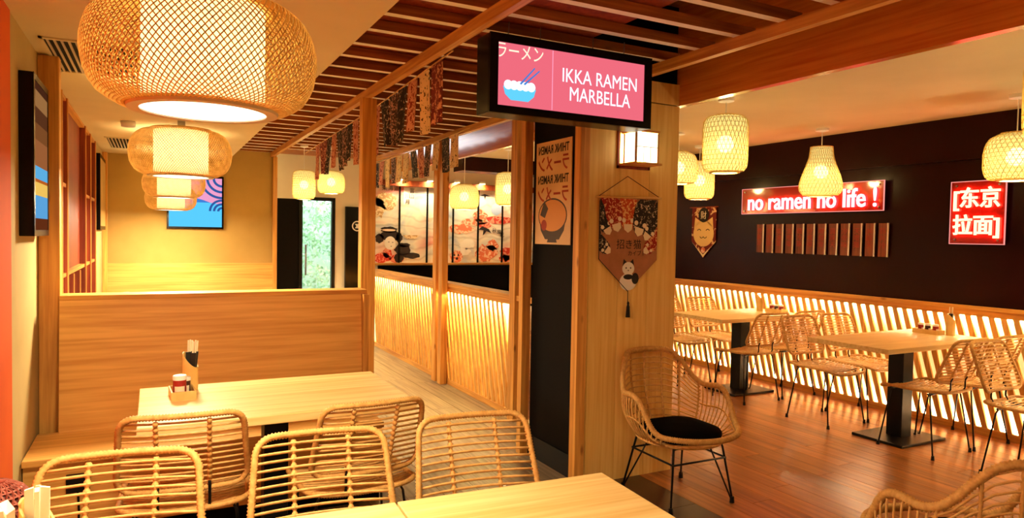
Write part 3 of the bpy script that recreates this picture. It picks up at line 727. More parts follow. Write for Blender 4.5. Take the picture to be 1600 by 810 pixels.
big_prof = [(.165,-.145),(.215,-.14),(.262,-.115),(.291,-.07),(.302,-.01),(.302,.02),(.292,.07),(.266,.115),(.225,.142),(.175,.15)]
def point(name, par, loc, watts, rad, col=WARM):
    d = bpy.data.lights.new(name, 'POINT'); d.energy = watts; d.color = col; d.shadow_soft_size = rad
    o = bpy.data.objects.new(name, d); COL.objects.link(o); o.parent = par; o.location = loc; return o
def make_big():
    t = thing('pendant_lamp', '-', 'lamp', group='big woven bamboo lamps in a row over the booths')
    weave(big_prof, 112, 1.25, .0019).build('woven_shade', 'bamboo_weave', t)
    MB().lathe([(.160,-.14),(.160,.145)], 40).build('inner_drum', 'lamp_paper', t, smooth=True)
    MB().lathe([(.165,-.150),(.195,-.150),(.198,-.142),(.195,-.134),(.165,-.134),(.165,-.150)], 48).build('bottom_ring', 'ring_grey', t, smooth=False)
    MB().lathe([(.150,.142),(.18,.142),(.182,.15),(.18,.158),(.150,.158),(.150,.142)], 48).build('top_ring', 'bamboo', t)
    MB().disc(.166, -.146, 48, up=False).build('diffuser', 'lamp_disc', t)
    return t
big = make_big(); first = True
names = ['largest, closest to the viewer', 'second from the viewer', 'third from the viewer', 'farthest from the viewer, in front of the wall screen']
for (x, y, z, s), nm in zip(((.112, 1.88, 1.885, .88), (.142, 4.46, 1.905, .905), (.158, 6.7, 1.865, .83), (.165, 8.3, 1.80, .84)), names):
    o = big if first else copy_tree(big); first = False
    o.location = (x, y, z); o.scale = (s,)*3; o['label'] = 'round woven bamboo pendant lamp, '+nm
    MB().box(-.022, .022, -.022, .022, .15, (2.32-z)/s-.012).build('stem', 'ring_grey', o)
    MB().lathe([(.001,(2.32-z)/s-.0),(.06,(2.32-z)/s-.0),(.06,(2.32-z)/s-.015),(.001,(2.32-z)/s-.015)], 20).build('canopy', 'ring_grey', o)
    k_ = 1 if y < 5 else .32
    point('bulb_light', o, (0, 0, 0), BIG_IN*k_, .05)
    d = bpy.data.lights.new('down_light', 'AREA'); d.shape = 'DISK'; d.size = .28; d.energy = BIG_DOWN*k_; d.color = (1, .80, .50)
    l = bpy.data.objects.new('down_light', d); COL.objects.link(l); l.parent = o; l.location = (0, 0, -.156)
# unseen lamp added behind the viewer for more light, continuing the row
for (x, y, z) in ((.09, -.7, 1.9),):
    o = copy_tree(big); o.location = (x, y, z); o['label'] = 'unseen woven bamboo pendant lamp added behind the viewer for light'

# small bamboo lanterns --------------------------------------------------------
PROF = {'drum': [(.10,-.20),(.135,-.19),(.152,-.16),(.155,-.10),(.155,.12),(.148,.165),(.125,.19),(.075,.20)],
        'wide': [(.10,-.155),(.15,-.15),(.175,-.125),(.185,-.07),(.185,.02),(.175,.08),(.15,.125),(.09,.155)],
        'pear': [(.10,-.215),(.15,-.205),(.178,-.165),(.180,-.12),(.160,-.04),(.125,.05),(.100,.13),(.092,.215)]}
LM = {}
def lantern(kind, label, x, y, zc, s, zceil, group, watts):
    t = thing('bamboo_lantern', label, 'lantern', (x, y, zc), 0, group); t.scale = (s,)*3
    if kind not in LM:
        p = PROF[kind]
        w = weave(p, 34, 1.15, .0019, 15).mesh('woven_shade', 'bamboo_pale')
        pp = MB().lathe([(r*.965, z*.985) for r, z in p], 32).mesh('paper', 'lantern_paper', True)
        rg = MB().lathe([(p[0][0]-.012,p[0][1]-.006),(p[0][0]+.006,p[0][1]-.006),(p[0][0]+.006,p[0][1]+.006),(p[0][0]-.012,p[0][1]+.006),(p[0][0]-.012,p[0][1]-.006)], 28).mesh('bottom_ring', 'bamboo')
        tp = MB().lathe([(p[-1][0]-.008,p[-1][1]+.004),(p[-1][0]+.003,p[-1][1]+.004),(p[-1][0]+.003,p[-1][1]-.004),(p[-1][0]-.008,p[-1][1]-.004),(p[-1][0]-.008,p[-1][1]+.004)], 28).box(-p[-1][0],p[-1][0],-.004,.004,p[-1][1]-.002,p[-1][1]+.002).mesh('top_ring', 'bamboo')
        bl = MB().ball((0,0,.0), .06, None, None, 24, 14).mesh('bulb', 'lantern_bulb', True); LM[kind] = (w, pp, rg, tp, bl)
    for nm, me in zip(('woven_shade','paper','bottom_ring','top_ring','bulb'), LM[kind]): link(nm, me, t)
    h = (zceil-zc)/s; top = PROF[kind][-1][1]
    MB().tube([(0,0,.04),(0,0,top),(0,0,h-.02)], .004, 6).build('cord', 'white', t)
    MB().lathe([(.001,h),(.055,h),(.055,h-.022),(.02,h-.03),(.001,h-.03)], 20).build('canopy', 'white', t, smooth=False)
    point('bulb_light', t, (0,0,-.06), watts, .04)
    return t
GL = 'bamboo lanterns over the dining room'
lantern('drum', 'tall drum-shaped bamboo lantern closest to the pine pillar', 3.585, 3.645, 2.14, 1, 2.46, GL, LW)
lantern('drum', 'drum-shaped bamboo lantern above the lucky cat pennant', 5.163, 5.61, 2.093, 1, 2.46, GL, LW)
lantern('wide', 'bamboo lantern half hidden by the pillar', 4.36, 5.02, 2.13, .95, 2.46, GL, LW)
lantern('pear', 'pear-shaped bamboo lantern in front of the red neon lettering', 5.233, 4.155, 2.08, 1, 2.46, GL, LW)
lantern('wide', 'wide bamboo lantern above the square red neon sign', 5.09, 2.53, 2.05, 1.0, 2.46, GL, LW)
lantern('wide', 'wide yellow lantern in front of the mural', 3.26, 7.5, 1.918, .93, 2.46, GL, LW)
lantern('drum', 'narrow yellow lantern beside the dark post in front of the mural', 3.58, 7.0, 2.0, .92, 2.46, GL, LW)
lantern('drum', 'yellow lantern over the corridor, left of the pair', 1.505, 8.0, 2.0, .80, 2.44, 'lanterns over the corridor', LW)
lantern('wide', 'yellow lantern over the corridor, right of the pair', 1.81, 8.0, 2.045, .82, 2.44, 'lanterns over the corridor', LW)
lantern('drum', 'unseen drum-shaped bamboo lantern added near the shop front for light', 3.6, 1.6, 2.14, 1, 2.46, GL, LW)  # unseen, added for light from the front of the room
lantern('drum', 'unseen drum-shaped bamboo lantern added behind the viewer for light', 1.9, -.3, 2.12, 1, 2.44, GL, LW*1.6)  # unseen, added to brighten the pillar, chair fronts and sign
lantern('drum', 'unseen drum-shaped bamboo lantern added by the shop front for light', 5.1, .8, 2.14, 1, 2.46, GL, LW)  # unseen, added for more light in the dining room
# ================================================================ SIGNS, SCREENS, SMALL THINGS
glow('screen_pink', lin((214,96,112)), 1.0); glow('screen_text', lin((226,238,252)), 1.05); glow('screen_pale', lin((250,226,200)), 1.0); glow('screen_line', lin((250,150,180)), 1.0); glow('screen_blue', lin((90,190,225)), 1.0); glow('screen_blue2', lin((60,120,200)), .9)
sg = thing('hanging_sign', 'black box sign with a pink lit screen hanging in front of the pillar', 'sign', (1.785, 2.87, 2.195))
MB().box(-.455, .455, -.066, .07, -.178, .178).build('housing', 'black_gloss', sg, bevel=.006)
q = MB(); fz = .07
for (a, b, c, d) in ((-.455,.455,.140,.178),(-.455,.455,-.178,-.143),(-.455,-.413,-.143,.140),(.410,.455,-.143,.140)): q.box(a, b, -.074, -.066, c, d)
q.build('bezel', 'black_gloss', sg)
MB().box(-.413, .410, -.068, -.066, -.143, .140).build('screen', 'screen_pink', sg)
FS = lambda x, z: frameF(x, 2.80, z)
text('lettering', 'IKKA RAMEN', .094, 'screen_text', FS(1.93, 2.228), sg, .001, width=.435, split=True)
text('lettering', 'MARBELLA', .094, 'screen_text', FS(1.932, 2.143), sg, .001, width=.355, split=True)
text('lettering', 'ラーメン', .082, 'screen_pale', FS(1.485, 2.300), sg, .001, width=.24, split=True)
MB().box(-.1285, -.1255, -.070, -.068, -.138, .138).build('divider_line', 'screen_line', sg)
bw = MB(); fm = frameF(-.30, -.068, -.115)
bw.prism([(-.085,.06),(.085,.06),(.075,.025),(.045,0),(-.045,0),(-.075,.025)], fm, .0004, .0012); bw.build('bowl_picture', 'screen_blue', sg)
bw = MB()
for k in range(5): bw.prism(circ(.022, 14, -.06+.03*k, .068), fm, .0012, .0018)
bw.build('noodle_picture', 'screen_text', sg)
bw = MB(); bw.prism([(.02,.08),(.10,.15),(.104,.146),(.026,.074)], fm, .0018, .0024); bw.prism([(.0,.08),(.075,.16),(.079,.156),(.006,.074)], fm, .0018, .0024); bw.build('chopstick_picture', 'screen_blue2', sg)
for x in (-.33, -.16, .14, .33): MB().tube([(x, .0, .178), (x+.01, .01, .262)], .0025, 5).build('cable', 'steel', sg)
# pillar sconce
glow('sconce_paper', (1, .90, .62), SCONCE)
sc_ = thing('wall_lantern', 'square wooden wall lantern with white paper panes on the pillar', 'wall lamp', (2.56, 3.348, 2.0))
MB().box(-.125, -.112, -.012, 0, -.125, .115).box(.1, .113, -.012, 0, -.125, .115).box(-.125, .113, -.012, 0, .09, .115).box(-.125,.113,-.012,0,-.125,-.108).build('back_frame', 'shelf_wood', sc_)
MB().box(-.092, .085, -.135, -.001, .080, .094).build('roof', 'pine_x', sc_)
MB().box(-.105, .098, -.145, -.001, -.108, -.096).build('floor_board', 'pine_x', sc_)
for x in (-.085, .075):
    for y in (-.13, -.02): MB().box(x-.005, x+.005, y-.005, y+.005, -.096, .08).build('upright', 'pine_z', sc_)
MB().box(-.08, .07, -.1305, -.1295, -.09, .075).build('front_pane', 'sconce_paper', sc_)
for x in (-.0855, .0745): MB().box(x-.0005, x+.0005, -.125, -.025, -.09, .075).build('side_pane', 'sconce_paper', sc_)
q = MB(); q.box(-.08,.07,-.133,-.131,-.006,-.003)
for x in (-.03, .02): q.box(x-.001, x+.001, -.133, -.131, -.09, -.005)
q.build('lattice', 'pine_x', sc_)
point('sconce_light', sc_, (0, -.075, .0), SCONCE_W, .03)
# pennant on the pillar
mottled('felt_tan', (160,108,78), (182,124,90), 12, rough=.9); printed('scale_red', (150,20,16), (228,170,120), 55, .56); printed('scale_black', (16,14,18), (200,180,150), 55, .60); printed('scale_orange', (196,70,30), (236,190,120), 55, .55)
pe = thing('cloth_pennant', 'pointed cloth pennant with carp and a white lucky cat, on the pillar', 'pennant', (2.53, 3.345, 1.3))
fm = frameF(0, -.004, 0); PT = lambda u, v: (u-2.53, v-1.3)
MB().prism([PT(2.31,1.70), PT(2.745,1.70), PT(2.745,1.33), PT(2.53,1.14), PT(2.315,1.335)][::-1], fm, 0, .003).build('cloth', 'felt_tan', pe)
MB().tube([(-.245, -.012, .40), (.235, -.012, .41)], .006, 8).build('rod', 'bamboo', pe, smooth=True)
MB().tube([(-.235,-.012,.40), (-.02,-.008,.53), (.225,-.012,.41)], .0025, 5).build('hanging_cord', 'cane_dark', pe)
MB().tube([(-.218,-.008,.38), (-.216,-.008,.035), (0,-.008,-.16), (0,-.008,-.24)], .0025, 5).build('edge_cord', 'black_ink', pe)
MB().lathe([(.004,.06),(.008,.05),(.006,.04),(.010,.03),(.014,-.035),(.001,-.035)], 10, (0,-.014,-.28)).build('tassel', 'black_ink', pe, smooth=True)
def carp(cx, cy, ang, s, mat, k):
    pts = [(-.055,.17),(.055,.17),(.056,.06),(.052,0),(.045,-.05),(.02,-.085),(0,-.095),(-.02,-.085),(-.045,-.05),(-.056,0),(-.056,.06)]
    R_ = lambda p: (min(.21, max(-.213, cx-2.53+s*(p[0]*math.cos(ang)-p[1]*math.sin(ang)))), min(.396, cy-1.3+s*(p[0]*math.sin(ang)+p[1]*math.cos(ang))))
    MB().prism([R_(p) for p in pts], fm, .003, .004+.0006*k).build('carp', mat, pe)
    MB().prism([R_(p) for p in [(-.03,-.05),(.03,-.05),(.025,-.08),(0,-.097),(-.025,-.08)]], fm, .004+.0006*k, .0046+.0006*k).build('carp_mouth', 'cream', pe)
    for sx in (-1, 1): MB().prism([R_(p) for p in circ(.013, 10, sx*.028, -.03)], fm, .004+.0006*k, .0048+.0006*k).build('carp_eye', 'cream', pe)
carp(2.345,1.56,.5,.95,'scale_black',0); carp(2.335,1.42,.9,.8,'scale_black',1); carp(2.42,1.60,.25,1.1,'scale_red',2); carp(2.52,1.60,0,1.1,'scale_orange',1)
carp(2.62,1.58,-.25,1.15,'scale_black',3); carp(2.70,1.53,-.6,1.0,'scale_black',4); carp(2.70,1.42,-.9,.8,'scale_red',5)
text('lettering', '招き猫', .062, 'black_ink', frameF(2.53, 3.3378, 1.425), pe, .001)
text('lettering', 'カイブト', .034, 'black_ink', frameF(2.59, 3.3378, 1.372), pe, .001)
def lucky_cat(par, cx, cy, s, fm, white, ink, y0=.003):
    T_ = lambda pts: [(cx+s*u, cy+s*v) for u, v in pts]
    MB().prism(T_(circ(.062, 24, 0, -.05, .052)), fm, y0, y0+.001).build('cat_body', white, par)
    MB().prism(T_(circ(.044, 24, 0, .03, .04)), fm, y0, y0+.0015).build('cat_head', white, par)
    for sg_ in (-1, 1): MB().prism(T_([(sg_*.042,.045),(sg_*.034,.088),(sg_*.010,.066)]), fm, y0, y0+.0014).build('cat_ear', ink, par)
    MB().prism(T_(circ(.036, 20, 0, -.02, .016)), fm, y0+.001, y0+.002).build('cat_bib', ink, par)
    MB().prism(T_(circ(.026, 20, .052, -.03, .034)), fm, y0+.001, y0+.0022).build('cat_fan', ink, par)
    q = MB()
    for x in (-.017, .017): q.prism(T_(circ(.005, 8, x, .034)), fm, y0+.0015, y0+.002)
    q.prism(T_([(-.006,.022),(.006,.022),(0,.014)]), fm, y0+.0015, y0+.002); q.build('cat_face', ink, par)
lucky_cat(pe, .0, -.052, 1.0, fm, 'white', 'black_ink')
# poster on the dark side of the pillar (lettering reads reversed, as in the photograph)
mottled('poster_paper', (206,170,120), (226,192,142), 3, rough=.4)
po = thing('ramen_poster', 'cream noodle poster with reversed lettering on the dark pillar side', 'poster', (2.235, 3.735, 1.74))
MB().box(-.006, 0, -.215, .215, -.327, .327).build('sheet', 'poster_paper', po)
FR = lambda u, v, n=.0065: frameR(2.235-n, 3.735-u, 1.74+v)
for v in (.275, .085): text('lettering', 'THINK RAMEN', .075, 'black_ink', FR(.0, v), po, .001, True, width=.37, bold=.0012)
plain('poster_red', (150,36,20), .6)
for v in (.185, -.01): text('lettering', 'ラーメン', .115, 'poster_red', FR(.0, v), po, .001, True, width=.37, bold=.002)
fr = frameR(-.006, 0, 0)
plain('poster_bowl', (40,14,12), .5); plain('poster_noodle', (214,150,84), .6); plain('poster_green', (60,40,24), .6)
MB().prism([(-.165,-.15),(.165,-.15),(.14,-.24),(.085,-.295),(-.085,-.295),(-.14,-.24)], fr, .0002, .001).build('bowl_picture', 'poster_bowl', po)
MB().prism(circ(.165, 32, 0, -.145, .10), fr, .001, .0016).build('noodle_picture', 'poster_noodle', po)
MB().prism(circ(.175, 32, 0, -.145, .11), fr, .0006, .0011).build('bowl_rim_picture', 'poster_bowl', po)
MB().prism([(-.15,-.14),(-.10,-.05),(-.05,-.10),(-.09,-.16)], fr, .0016, .0022).build('seaweed_picture', 'poster_bowl', po)
MB().prism(circ(.035, 16, -.10, -.205), fr, .0016, .0022).build('egg_picture', 'poster_red', po)
MB().prism([(-.06,-.315),(.06,-.315),(.05,-.295),(-.05,-.295)], fr, .0002, .001).build('bowl_foot_picture', 'poster_bowl', po)
# screens -----------------------------------------------------------------
m = bpy.data.materials.new('menu_screen'); m.use_nodes = True; nt = m.node_tree; N, L = nt.nodes, nt.links; N.clear()
o_ = N.new('ShaderNodeOutputMaterial'); e_ = N.new('ShaderNodeEmission'); tc = N.new('ShaderNodeTexCoord'); sx_ = N.new('ShaderNodeSeparateXYZ'); r_ = N.new('ShaderNodeValToRGB')
mr_ = N.new('ShaderNodeMapRange'); mr_.inputs[1].default_value = -.36; mr_.inputs[2].default_value = .36
L.new(tc.outputs['Object'], sx_.inputs[0]); L.new(sx_.outputs['Z'], mr_.inputs[0]); L.new(mr_.outputs[0], r_.inputs[0]); L.new(r_.outputs[0], e_.inputs[0]); L.new(e_.outputs[0], o_.inputs[0])
r_.color_ramp.interpolation = 'CONSTANT'; els = r_.color_ramp.elements; els[0].color = (*lin((96,44,20)), 1); els[1].position = .12; els[1].color = (*lin((90,160,215)), 1)
for p, c in ((.26, (236,190,90)), (.34, (180,90,30)), (.36, (90,170,220)), (.44, (150,90,50)), (.6, (120,72,36)), (.7, (86,48,26)), (.8, (150,104,60)), (.9, (70,36,20))):
    e = els.new(p); e.color = (*lin(c), 1)
e_.inputs[1].default_value = .8; MATS['menu_screen'] = m
tv = thing('menu_screen', 'black framed upright menu screen on the beige wall above the booth bench', 'screen', (XL, 3.79, 1.775))
MB().box(.0, .052, -.22, .24, -.352, .352).build('housing', 'black_gloss', tv, bevel=.004)
q = MB()
for a in ((-.22,.24,.325,.352),(-.22,.24,-.352,-.325),(-.22,-.19,-.325,.325),(.215,.24,-.325,.325)): q.box(.052, .056, *a)
q.build('bezel', 'black_gloss', tv); MB().box(.052, .0535, -.19, .215, -.325, .325).build('display', 'menu_screen', tv)
tv = thing('picture_frame', 'narrow black framed picture on the far part of the beige wall', 'picture', (XL, 8.36, 1.83))
MB().box(0, .04, -.42, .42, -.38, .38).build('frame', 'black_gloss', tv); MB().box(.04, .042, -.38, .38, -.34, .34).build('print', 'mustard_paint', tv)
tv = thing('wall_screen', 'wide screen with a blue and pink wave picture on the far booth wall', 'screen', (.44, YB, 1.795))
MB().box(-.305, .305, -.05, 0, -.315, .315).build('housing', 'black_gloss', tv, bevel=.004)
MB().box(-.285, .285, -.0515, -.05, -.29, .29).build('display', 'screen_blue2', tv)
glow('screen_sky', lin((80,184,232)), 1.0); glow('screen_rose', lin((226,150,190)), .9); glow('screen_navy', lin((46,84,150)), .9); glow('screen_lilac', lin((176,170,220)), .9)
fm = frameF(0, -.0515, 0)
MB().prism(rect(-.285, .285, -.29, .0), fm, .0003, .001).build('sky_picture', 'screen_sky', tv)
MB().prism([(-.05,-.02)]+[(.0,.05),(.08,.03),(.16,.0),(.285,-.02),(.285,.29),(-.285,.29),(-.285,.0)], fm, .001, .0015).build('wave_picture', 'screen_rose', tv)
q = MB()
for k in range(3):
    r = .09+.07*k; q.prism(circ(r+.014, 16, .285, .29, a0=PI, a1=1.5*PI)+circ(r-.014, 16, .285, .29, a0=1.5*PI, a1=PI), fm, .0015, .002)
q.build('ripple_picture', 'screen_navy', tv)
q = MB()
for k in range(3):
    r = .04+.045*k; q.prism(circ(r+.013, 12, .285, -.10, a0=.5*PI, a1=PI)+circ(r-.013, 12, .285, -.10, a0=PI, a1=.5*PI), fm, .0015, .002)
q.build('ripple_picture', 'screen_navy', tv)
# neon signs on the dark wall ------------------------------------------------
glow('neon_pink', (1, .062, .072), NEON); glow('neon_red', (1, .085, .045), NEON); glow('neon_edge', (1, .30, .26), .9)
m = bpy.data.materials.new('acrylic_red'); nt, N, L, b = nodes_of(m); b.inputs['Base Color'].default_value = (*lin((150,30,26)), 1); b.inputs['Roughness'].default_value = .12; b.inputs['Specular IOR Level'].default_value = .7; MATS['acrylic_red'] = m
def neon(label, yc, zc, w, h, rows, mat):
    s_ = thing('neon_sign', label, 'neon sign', (XR-.05, yc, zc))
    MB().box(0, .008, -w/2, w/2, -h/2, h/2).build('acrylic_board', 'acrylic_red', s_)
    q = MB(); e = .006
    for a in ((-w/2-e, w/2+e, h/2, h/2+e), (-w/2-e, w/2+e, -h/2-e, -h/2), (-w/2-e, -w/2, -h/2, h/2), (w/2, w/2+e, -h/2, h/2)): q.box(-.002, .009, *a)
    q.build('board_edge', 'neon_edge', s_)
    for sy in (-1, 1):
        for sz in (-1, 1):
            MB().tube([(.045, sy*(w/2-.04), sz*(h/2-.03)), (-.01, sy*(w/2-.04), sz*(h/2-.03))], .008, 8).build('standoff', 'steel', s_)
    for body, size, u, v, wid in rows:
        text('neon_letter', body, size, mat, frameR(XR-.058, yc-u, zc+v), s_, .012, width=wid, bold=.003, split=True)
    MB().tube([(-.006, -.05, -.03), (-.012, -.03, -.02), (-.01, -.03, .03)], .003, 5).build('wire', 'red', s_)
    return s_
neon('long red neon board reading no ramen no life on the dark wall', 4.613, 1.873, 1.61, .255, [('no ramen no life !', .24, .02, -.01, 1.46)], 'neon_pink')
neon('square red neon board with four white glowing characters on the dark wall', 3.04, 1.706, .39, .478, [('[东京', .165, 0, .105, .335), ('拉面]', .165, 0, -.105, .335)], 'neon_red')
# menu slips ---------------------------------------------------------------
wood('slip_wood', (96,42,24), (140,70,40), 'Z', knots=False, vary=.35)
plain('slip_lit_edge', (255,250,244), .4)  # white stands for light caught along the slip's edge
for k in range(12):
    y = 5.185-.1245*k
    s_ = thing('menu_slip', f'hanging wooden menu slip on the dark wall, {ORD[k]} from the cat pennant', 'menu slip', (XR-.03, y, 1.485), 0, 'wooden menu slips under the neon lettering')
    MB().box(0, .012, -.04, .04, -.146, .146).build('board', 'slip_wood', s_)
    MB().box(-.002, .012, -.047, -.040, -.148, .148).build('lit_edge', 'slip_lit_edge', s_)
    text('lettering', '\n'.join(random.sample('味噌醤油塩豚骨冷麺丼天', 3)), .062, 'poster_red', frameR(XR-.0305, y, 1.50), s_, .001)
    MB().box(.012, .03, -.01, .01, .11, .13).build('hook', 'black_metal', s_)
# cat pennant on the dark wall
pe = thing('cat_pennant', 'small pointed pennant with a smiling cat on the dark wall', 'pennant', (XR-.012, 6.03, 1.55))
fr = frameR(0, 0, 0); printed('pennant_red', (110,22,18), (226,190,140), 9, .58)
MB().prism([(-.195,.285),(.195,.285),(.195,-.11),(0,-.30),(-.195,-.11)][::-1], fr, 0, .004).build('cloth', 'pennant_red', pe)
MB().tube([(-.008, -.23, .285), (-.008, .23, .285)], .007, 6).build('rod', 'shelf_wood', pe)
plain('cat_cream', (240,206,140), .8)
MB().prism(circ(.165, 30, 0, -.02, .15), fr, .004, .006).build('cat_head', 'cat_cream', pe)
for sg_ in (-1, 1): MB().prism([(sg_*.155,.04),(sg_*.14,.17),(sg_*.05,.12)], fr, .004, .006).build('cat_ear', 'cat_cream', pe)
q = MB()
for s in (-1, 1): q.prism(circ(.035, 10, s*.07, 0, a0=.15*PI, a1=.85*PI)+circ(.027, 10, s*.07, 0, a0=.85*PI, a1=.15*PI), fr, .006, .008)
for s in (-1, 1): q.prism(circ(.03, 10, s*.028, -.045, a0=1.1*PI, a1=1.9*PI)+circ(.023, 10, s*.028, -.045, a0=1.9*PI, a1=1.1*PI), fr, .006, .008)
q.build('cat_face', 'black_ink', pe)
MB().prism(circ(.085, 24, 0, .195, .085), fr, .006, .008).build('badge', 'black_ink', pe)
text('lettering', '財', .10, 'cream', frameR(XR-.0205, 6.03, 1.745), pe, .001)
MB().prism([(-.19,-.12),(-.12,-.175),(0,-.295),(.12,-.175),(.19,-.12),(.0,-.26)][::-1], fr, .004, .005).build('hem', 'cream', pe)
MB().prism(circ(.035, 14, 0, -.21), fr, .005, .007).build('medal', 'mural_orange', pe)
# bunting -----------------------------------------------------------------
printed('flag_cream', (226,192,140), (60,26,20), 30, .60); printed('flag_black', (26,16,16), (196,160,130), 34, .60); printed('flag_red', (110,24,22), (214,150,110), 30, .56); printed('flag_pink', (206,140,110), (130,30,26), 34, .55); printed('flag_dark', (48,26,24), (190,140,120), 40, .55)
FL = {'cream': 'flag_cream', 'black': 'flag_black', 'red': 'flag_red', 'pink': 'flag_pink', 'dark brown': 'flag_dark'}
def bunting(label, path, cols, y0, pitch, w, h, where, grp):
    def at_(y):
        for a, b in zip(path, path[1:]):
            if y <= b[1] or b is path[-1]:
                t = (y-a[1])/(b[1]-a[1]); return Vector(a).lerp(Vector(b), t)
    st = tag(MB().tube(path, .005, 6).build('bunting_cord', 'cane', None), label, 'cord')
    for k, c in enumerate(cols):
        y = y0+pitch*k; p = at_(y); q = MB(); nu, nv = 5, 5; vs_ = []; hh = h*(1+.08*math.sin(k*2.3))
        for side in (0, .003):
            for j in range(nv+1):
                for i in range(nu+1):
                    u = -w/2+w*i/nu; v = j/nv
                    vs_.append((side+.012*math.sin(u*40+k)*v+.02*math.sin(k*1.7)*v, u*(1-.06*v), -hh*v-.004))
        n = (nu+1)*(nv+1); fs_ = []
        for j in range(nv):
            for i in range(nu):
                a = j*(nu+1)+i; fs_ += [(a, a+1, a+nu+2, a+nu+1), (n+a, n+a+nu+1, n+a+nu+2, n+a+1)]
        q.add(vs_, fs_)
        tag(q.build('cloth_banner', FL[c], None, True, loc=p), f'{c} printed cloth banner, {ORD[k]} from the near end of the {where}', 'banner', grp)
bunting('sagging cord that carries the banners in the middle of the corridor', [(1.40, 3.40, 2.435), (1.47, 5.0, 2.41), (1.60, 8.4, 2.405)],
        ['red','cream','pink','black','dark brown','black','pink','red','dark brown','pink','black','dark brown','black','pink','black','red','red','pink'], 3.66, .232, .17, .34, 'middle cord', 'banners on the middle cord of the corridor')
bunting('cord that carries the banners above the glowing counter', [(2.50, 5.66, 2.42), (2.44, 5.80, 2.388), (2.44, 7.0, 2.345), (2.44, 9.05, 2.325), (2.50, 9.25, 2.40)],
        ['cream','black','cream','dark brown','pink','black','cream','cream','dark brown','cream','pink','black','cream','black'], 5.86, .226, .175, .30, 'counter cord', 'banners on the cord above the counter')
# ceiling grilles ------------------------------------------------------------
def grille(label, x0, x1, y0, y1, n):
    g = thing('ceiling_grille', label, 'vent', ((x0+x1)/2, (y0+y1)/2, 2.32))
    a, b = (x1-x0)/2, (y1-y0)/2
    MB().box(-a, a, -b, -b+.02, -.008, 0).box(-a, a, b-.02, b, -.008, 0).box(-a, -a+.015, -b, b, -.008, 0).box(a-.015, a, -b, b, -.008, 0).build('frame', 'ceiling_paint', g)
    MB().box(-a+.015, a-.015, -b+.02, b-.02, -.001, -.0005).build('duct', 'black_paint', g)
    for k in range(n):
        x = -a+.015+(2*a-.03)*(k+.5)/n; MB().box(x-.005, x+.005, -b+.02, b-.02, -.007, -.001).build('louver', 'ring_grey', g)
grille('square slotted ceiling grille beside the closest bamboo lamp', -.46, -.06, 3.74, 4.5, 13)
grille('small slotted ceiling grille at the far end of the booth ceiling', -.41, -.15, 7.45, 8.4, 8)
MB().lathe([(.001,-.05),(.05,-.045),(.055,0),(.001,0)], 16).build('dome', 'white', thing('ceiling_sensor', 'small round white sensor beside the second bamboo lamp', 'sensor', (-.18, 6.3, 2.32)), True)
# table sets --------------------------------------------------------------
glassy('jar_glass', (.95,.9,.85), .8); plain('spice_red', (150,24,16), .6); plain('spice_dark', (60,26,16), .6); plain('sleeve_black', (12,10,10), .6); plain('napkin', (248,240,214), .9)
def jar(label, x, y, z, mat, s=1):
    t = thing('spice_jar', label, 'jar', (x, y, z)); t.scale = (s,)*3
    MB().lathe([(.001,0),(.024,0),(.026,.004),(.026,.07),(.001,.07)], 20).build('jar_body', mat, t, smooth=False)
    MB().lathe([(.001,.07),(.027,.07),(.0275,.073),(.0275,.086),(.025,.089),(.001,.089)], 20).build('lid', 'white', t)
    MB().lathe([(.0265,.012),(.0265,.045)], 8, a0=-2.4, a1=-.8).build('jar_label', 'cream', t)
    return t
def tray(label, x, y, z, w, d, rz=0):
    t = thing('condiment_tray', label, 'tray', (x, y, z), rz)
    MB().box(-w/2, w/2, -d/2, d/2, 0, .006).build('bottom', 'bamboo', t)
    for a in ((-w/2,w/2,-d/2,-d/2+.006),(-w/2,w/2,d/2-.006,d/2),(-w/2,-w/2+.006,-d/2+.006,d/2-.006),(w/2-.006,w/2,-d/2+.006,d/2-.006)): MB().box(*a, .006, .035).build('side', 'bamboo', t)
    return t
def cup(label, x, y, z, h=.135, r=.032, rz=0):
    t = thing('chopstick_cup', label, 'cup', (x, y, z), rz); n = 24; vs_ = []
    for rr, top in ((r, 1), (r-.005, 1)):
        for zz in (0, 1):
            for k in range(n):
                a = 2*PI*k/n; vs_.append((rr*math.cos(a), rr*math.sin(a), zz*(h+.034*math.cos(a-2.6)) if zz else (0 if rr == r else .005)))
    fs_ = []
    for k in range(n):
        k2 = (k+1) % n; fs_ += [(k, k2, n+k2, n+k), (2*n+k2, 2*n+k, 3*n+k, 3*n+k2), (n+k, n+k2, 3*n+k2, 3*n+k)]
    fs_ += [tuple(range(n-1,-1,-1)), tuple(2*n+k for k in range(n))]
    MB().add(vs_, fs_).build('bamboo_tube', 'bamboo', t); return t
def sticks(label, x, y, z, grp, tilt=.10, rz=0, k=0, top=.215):
    t = thing('chopsticks', label, 'chopsticks', (x, y, z), rz, grp)
    q = MB(); dx = tilt*top
    q.tube([(-.004,0,.006), (-.004+dx, 0, top)], .0035, 6); q.tube([(.005,0,.006), (.005+dx, .004, top-.004)], .0035, 6); q.build('sticks', 'cream', t)
    MB().hexa([(-.009,-.004,.01),(.009,-.004,.01),(.009,.005,.01),(-.009,.005,.01),(-.012+dx*.72,-.005,top*.76),(.012+dx*.72,-.005,top*.76),(.012+dx*.72,.006,top*.76),(-.012+dx*.72,.006,top*.76)]).build('paper_sleeve', 'sleeve_black', t)
    return t
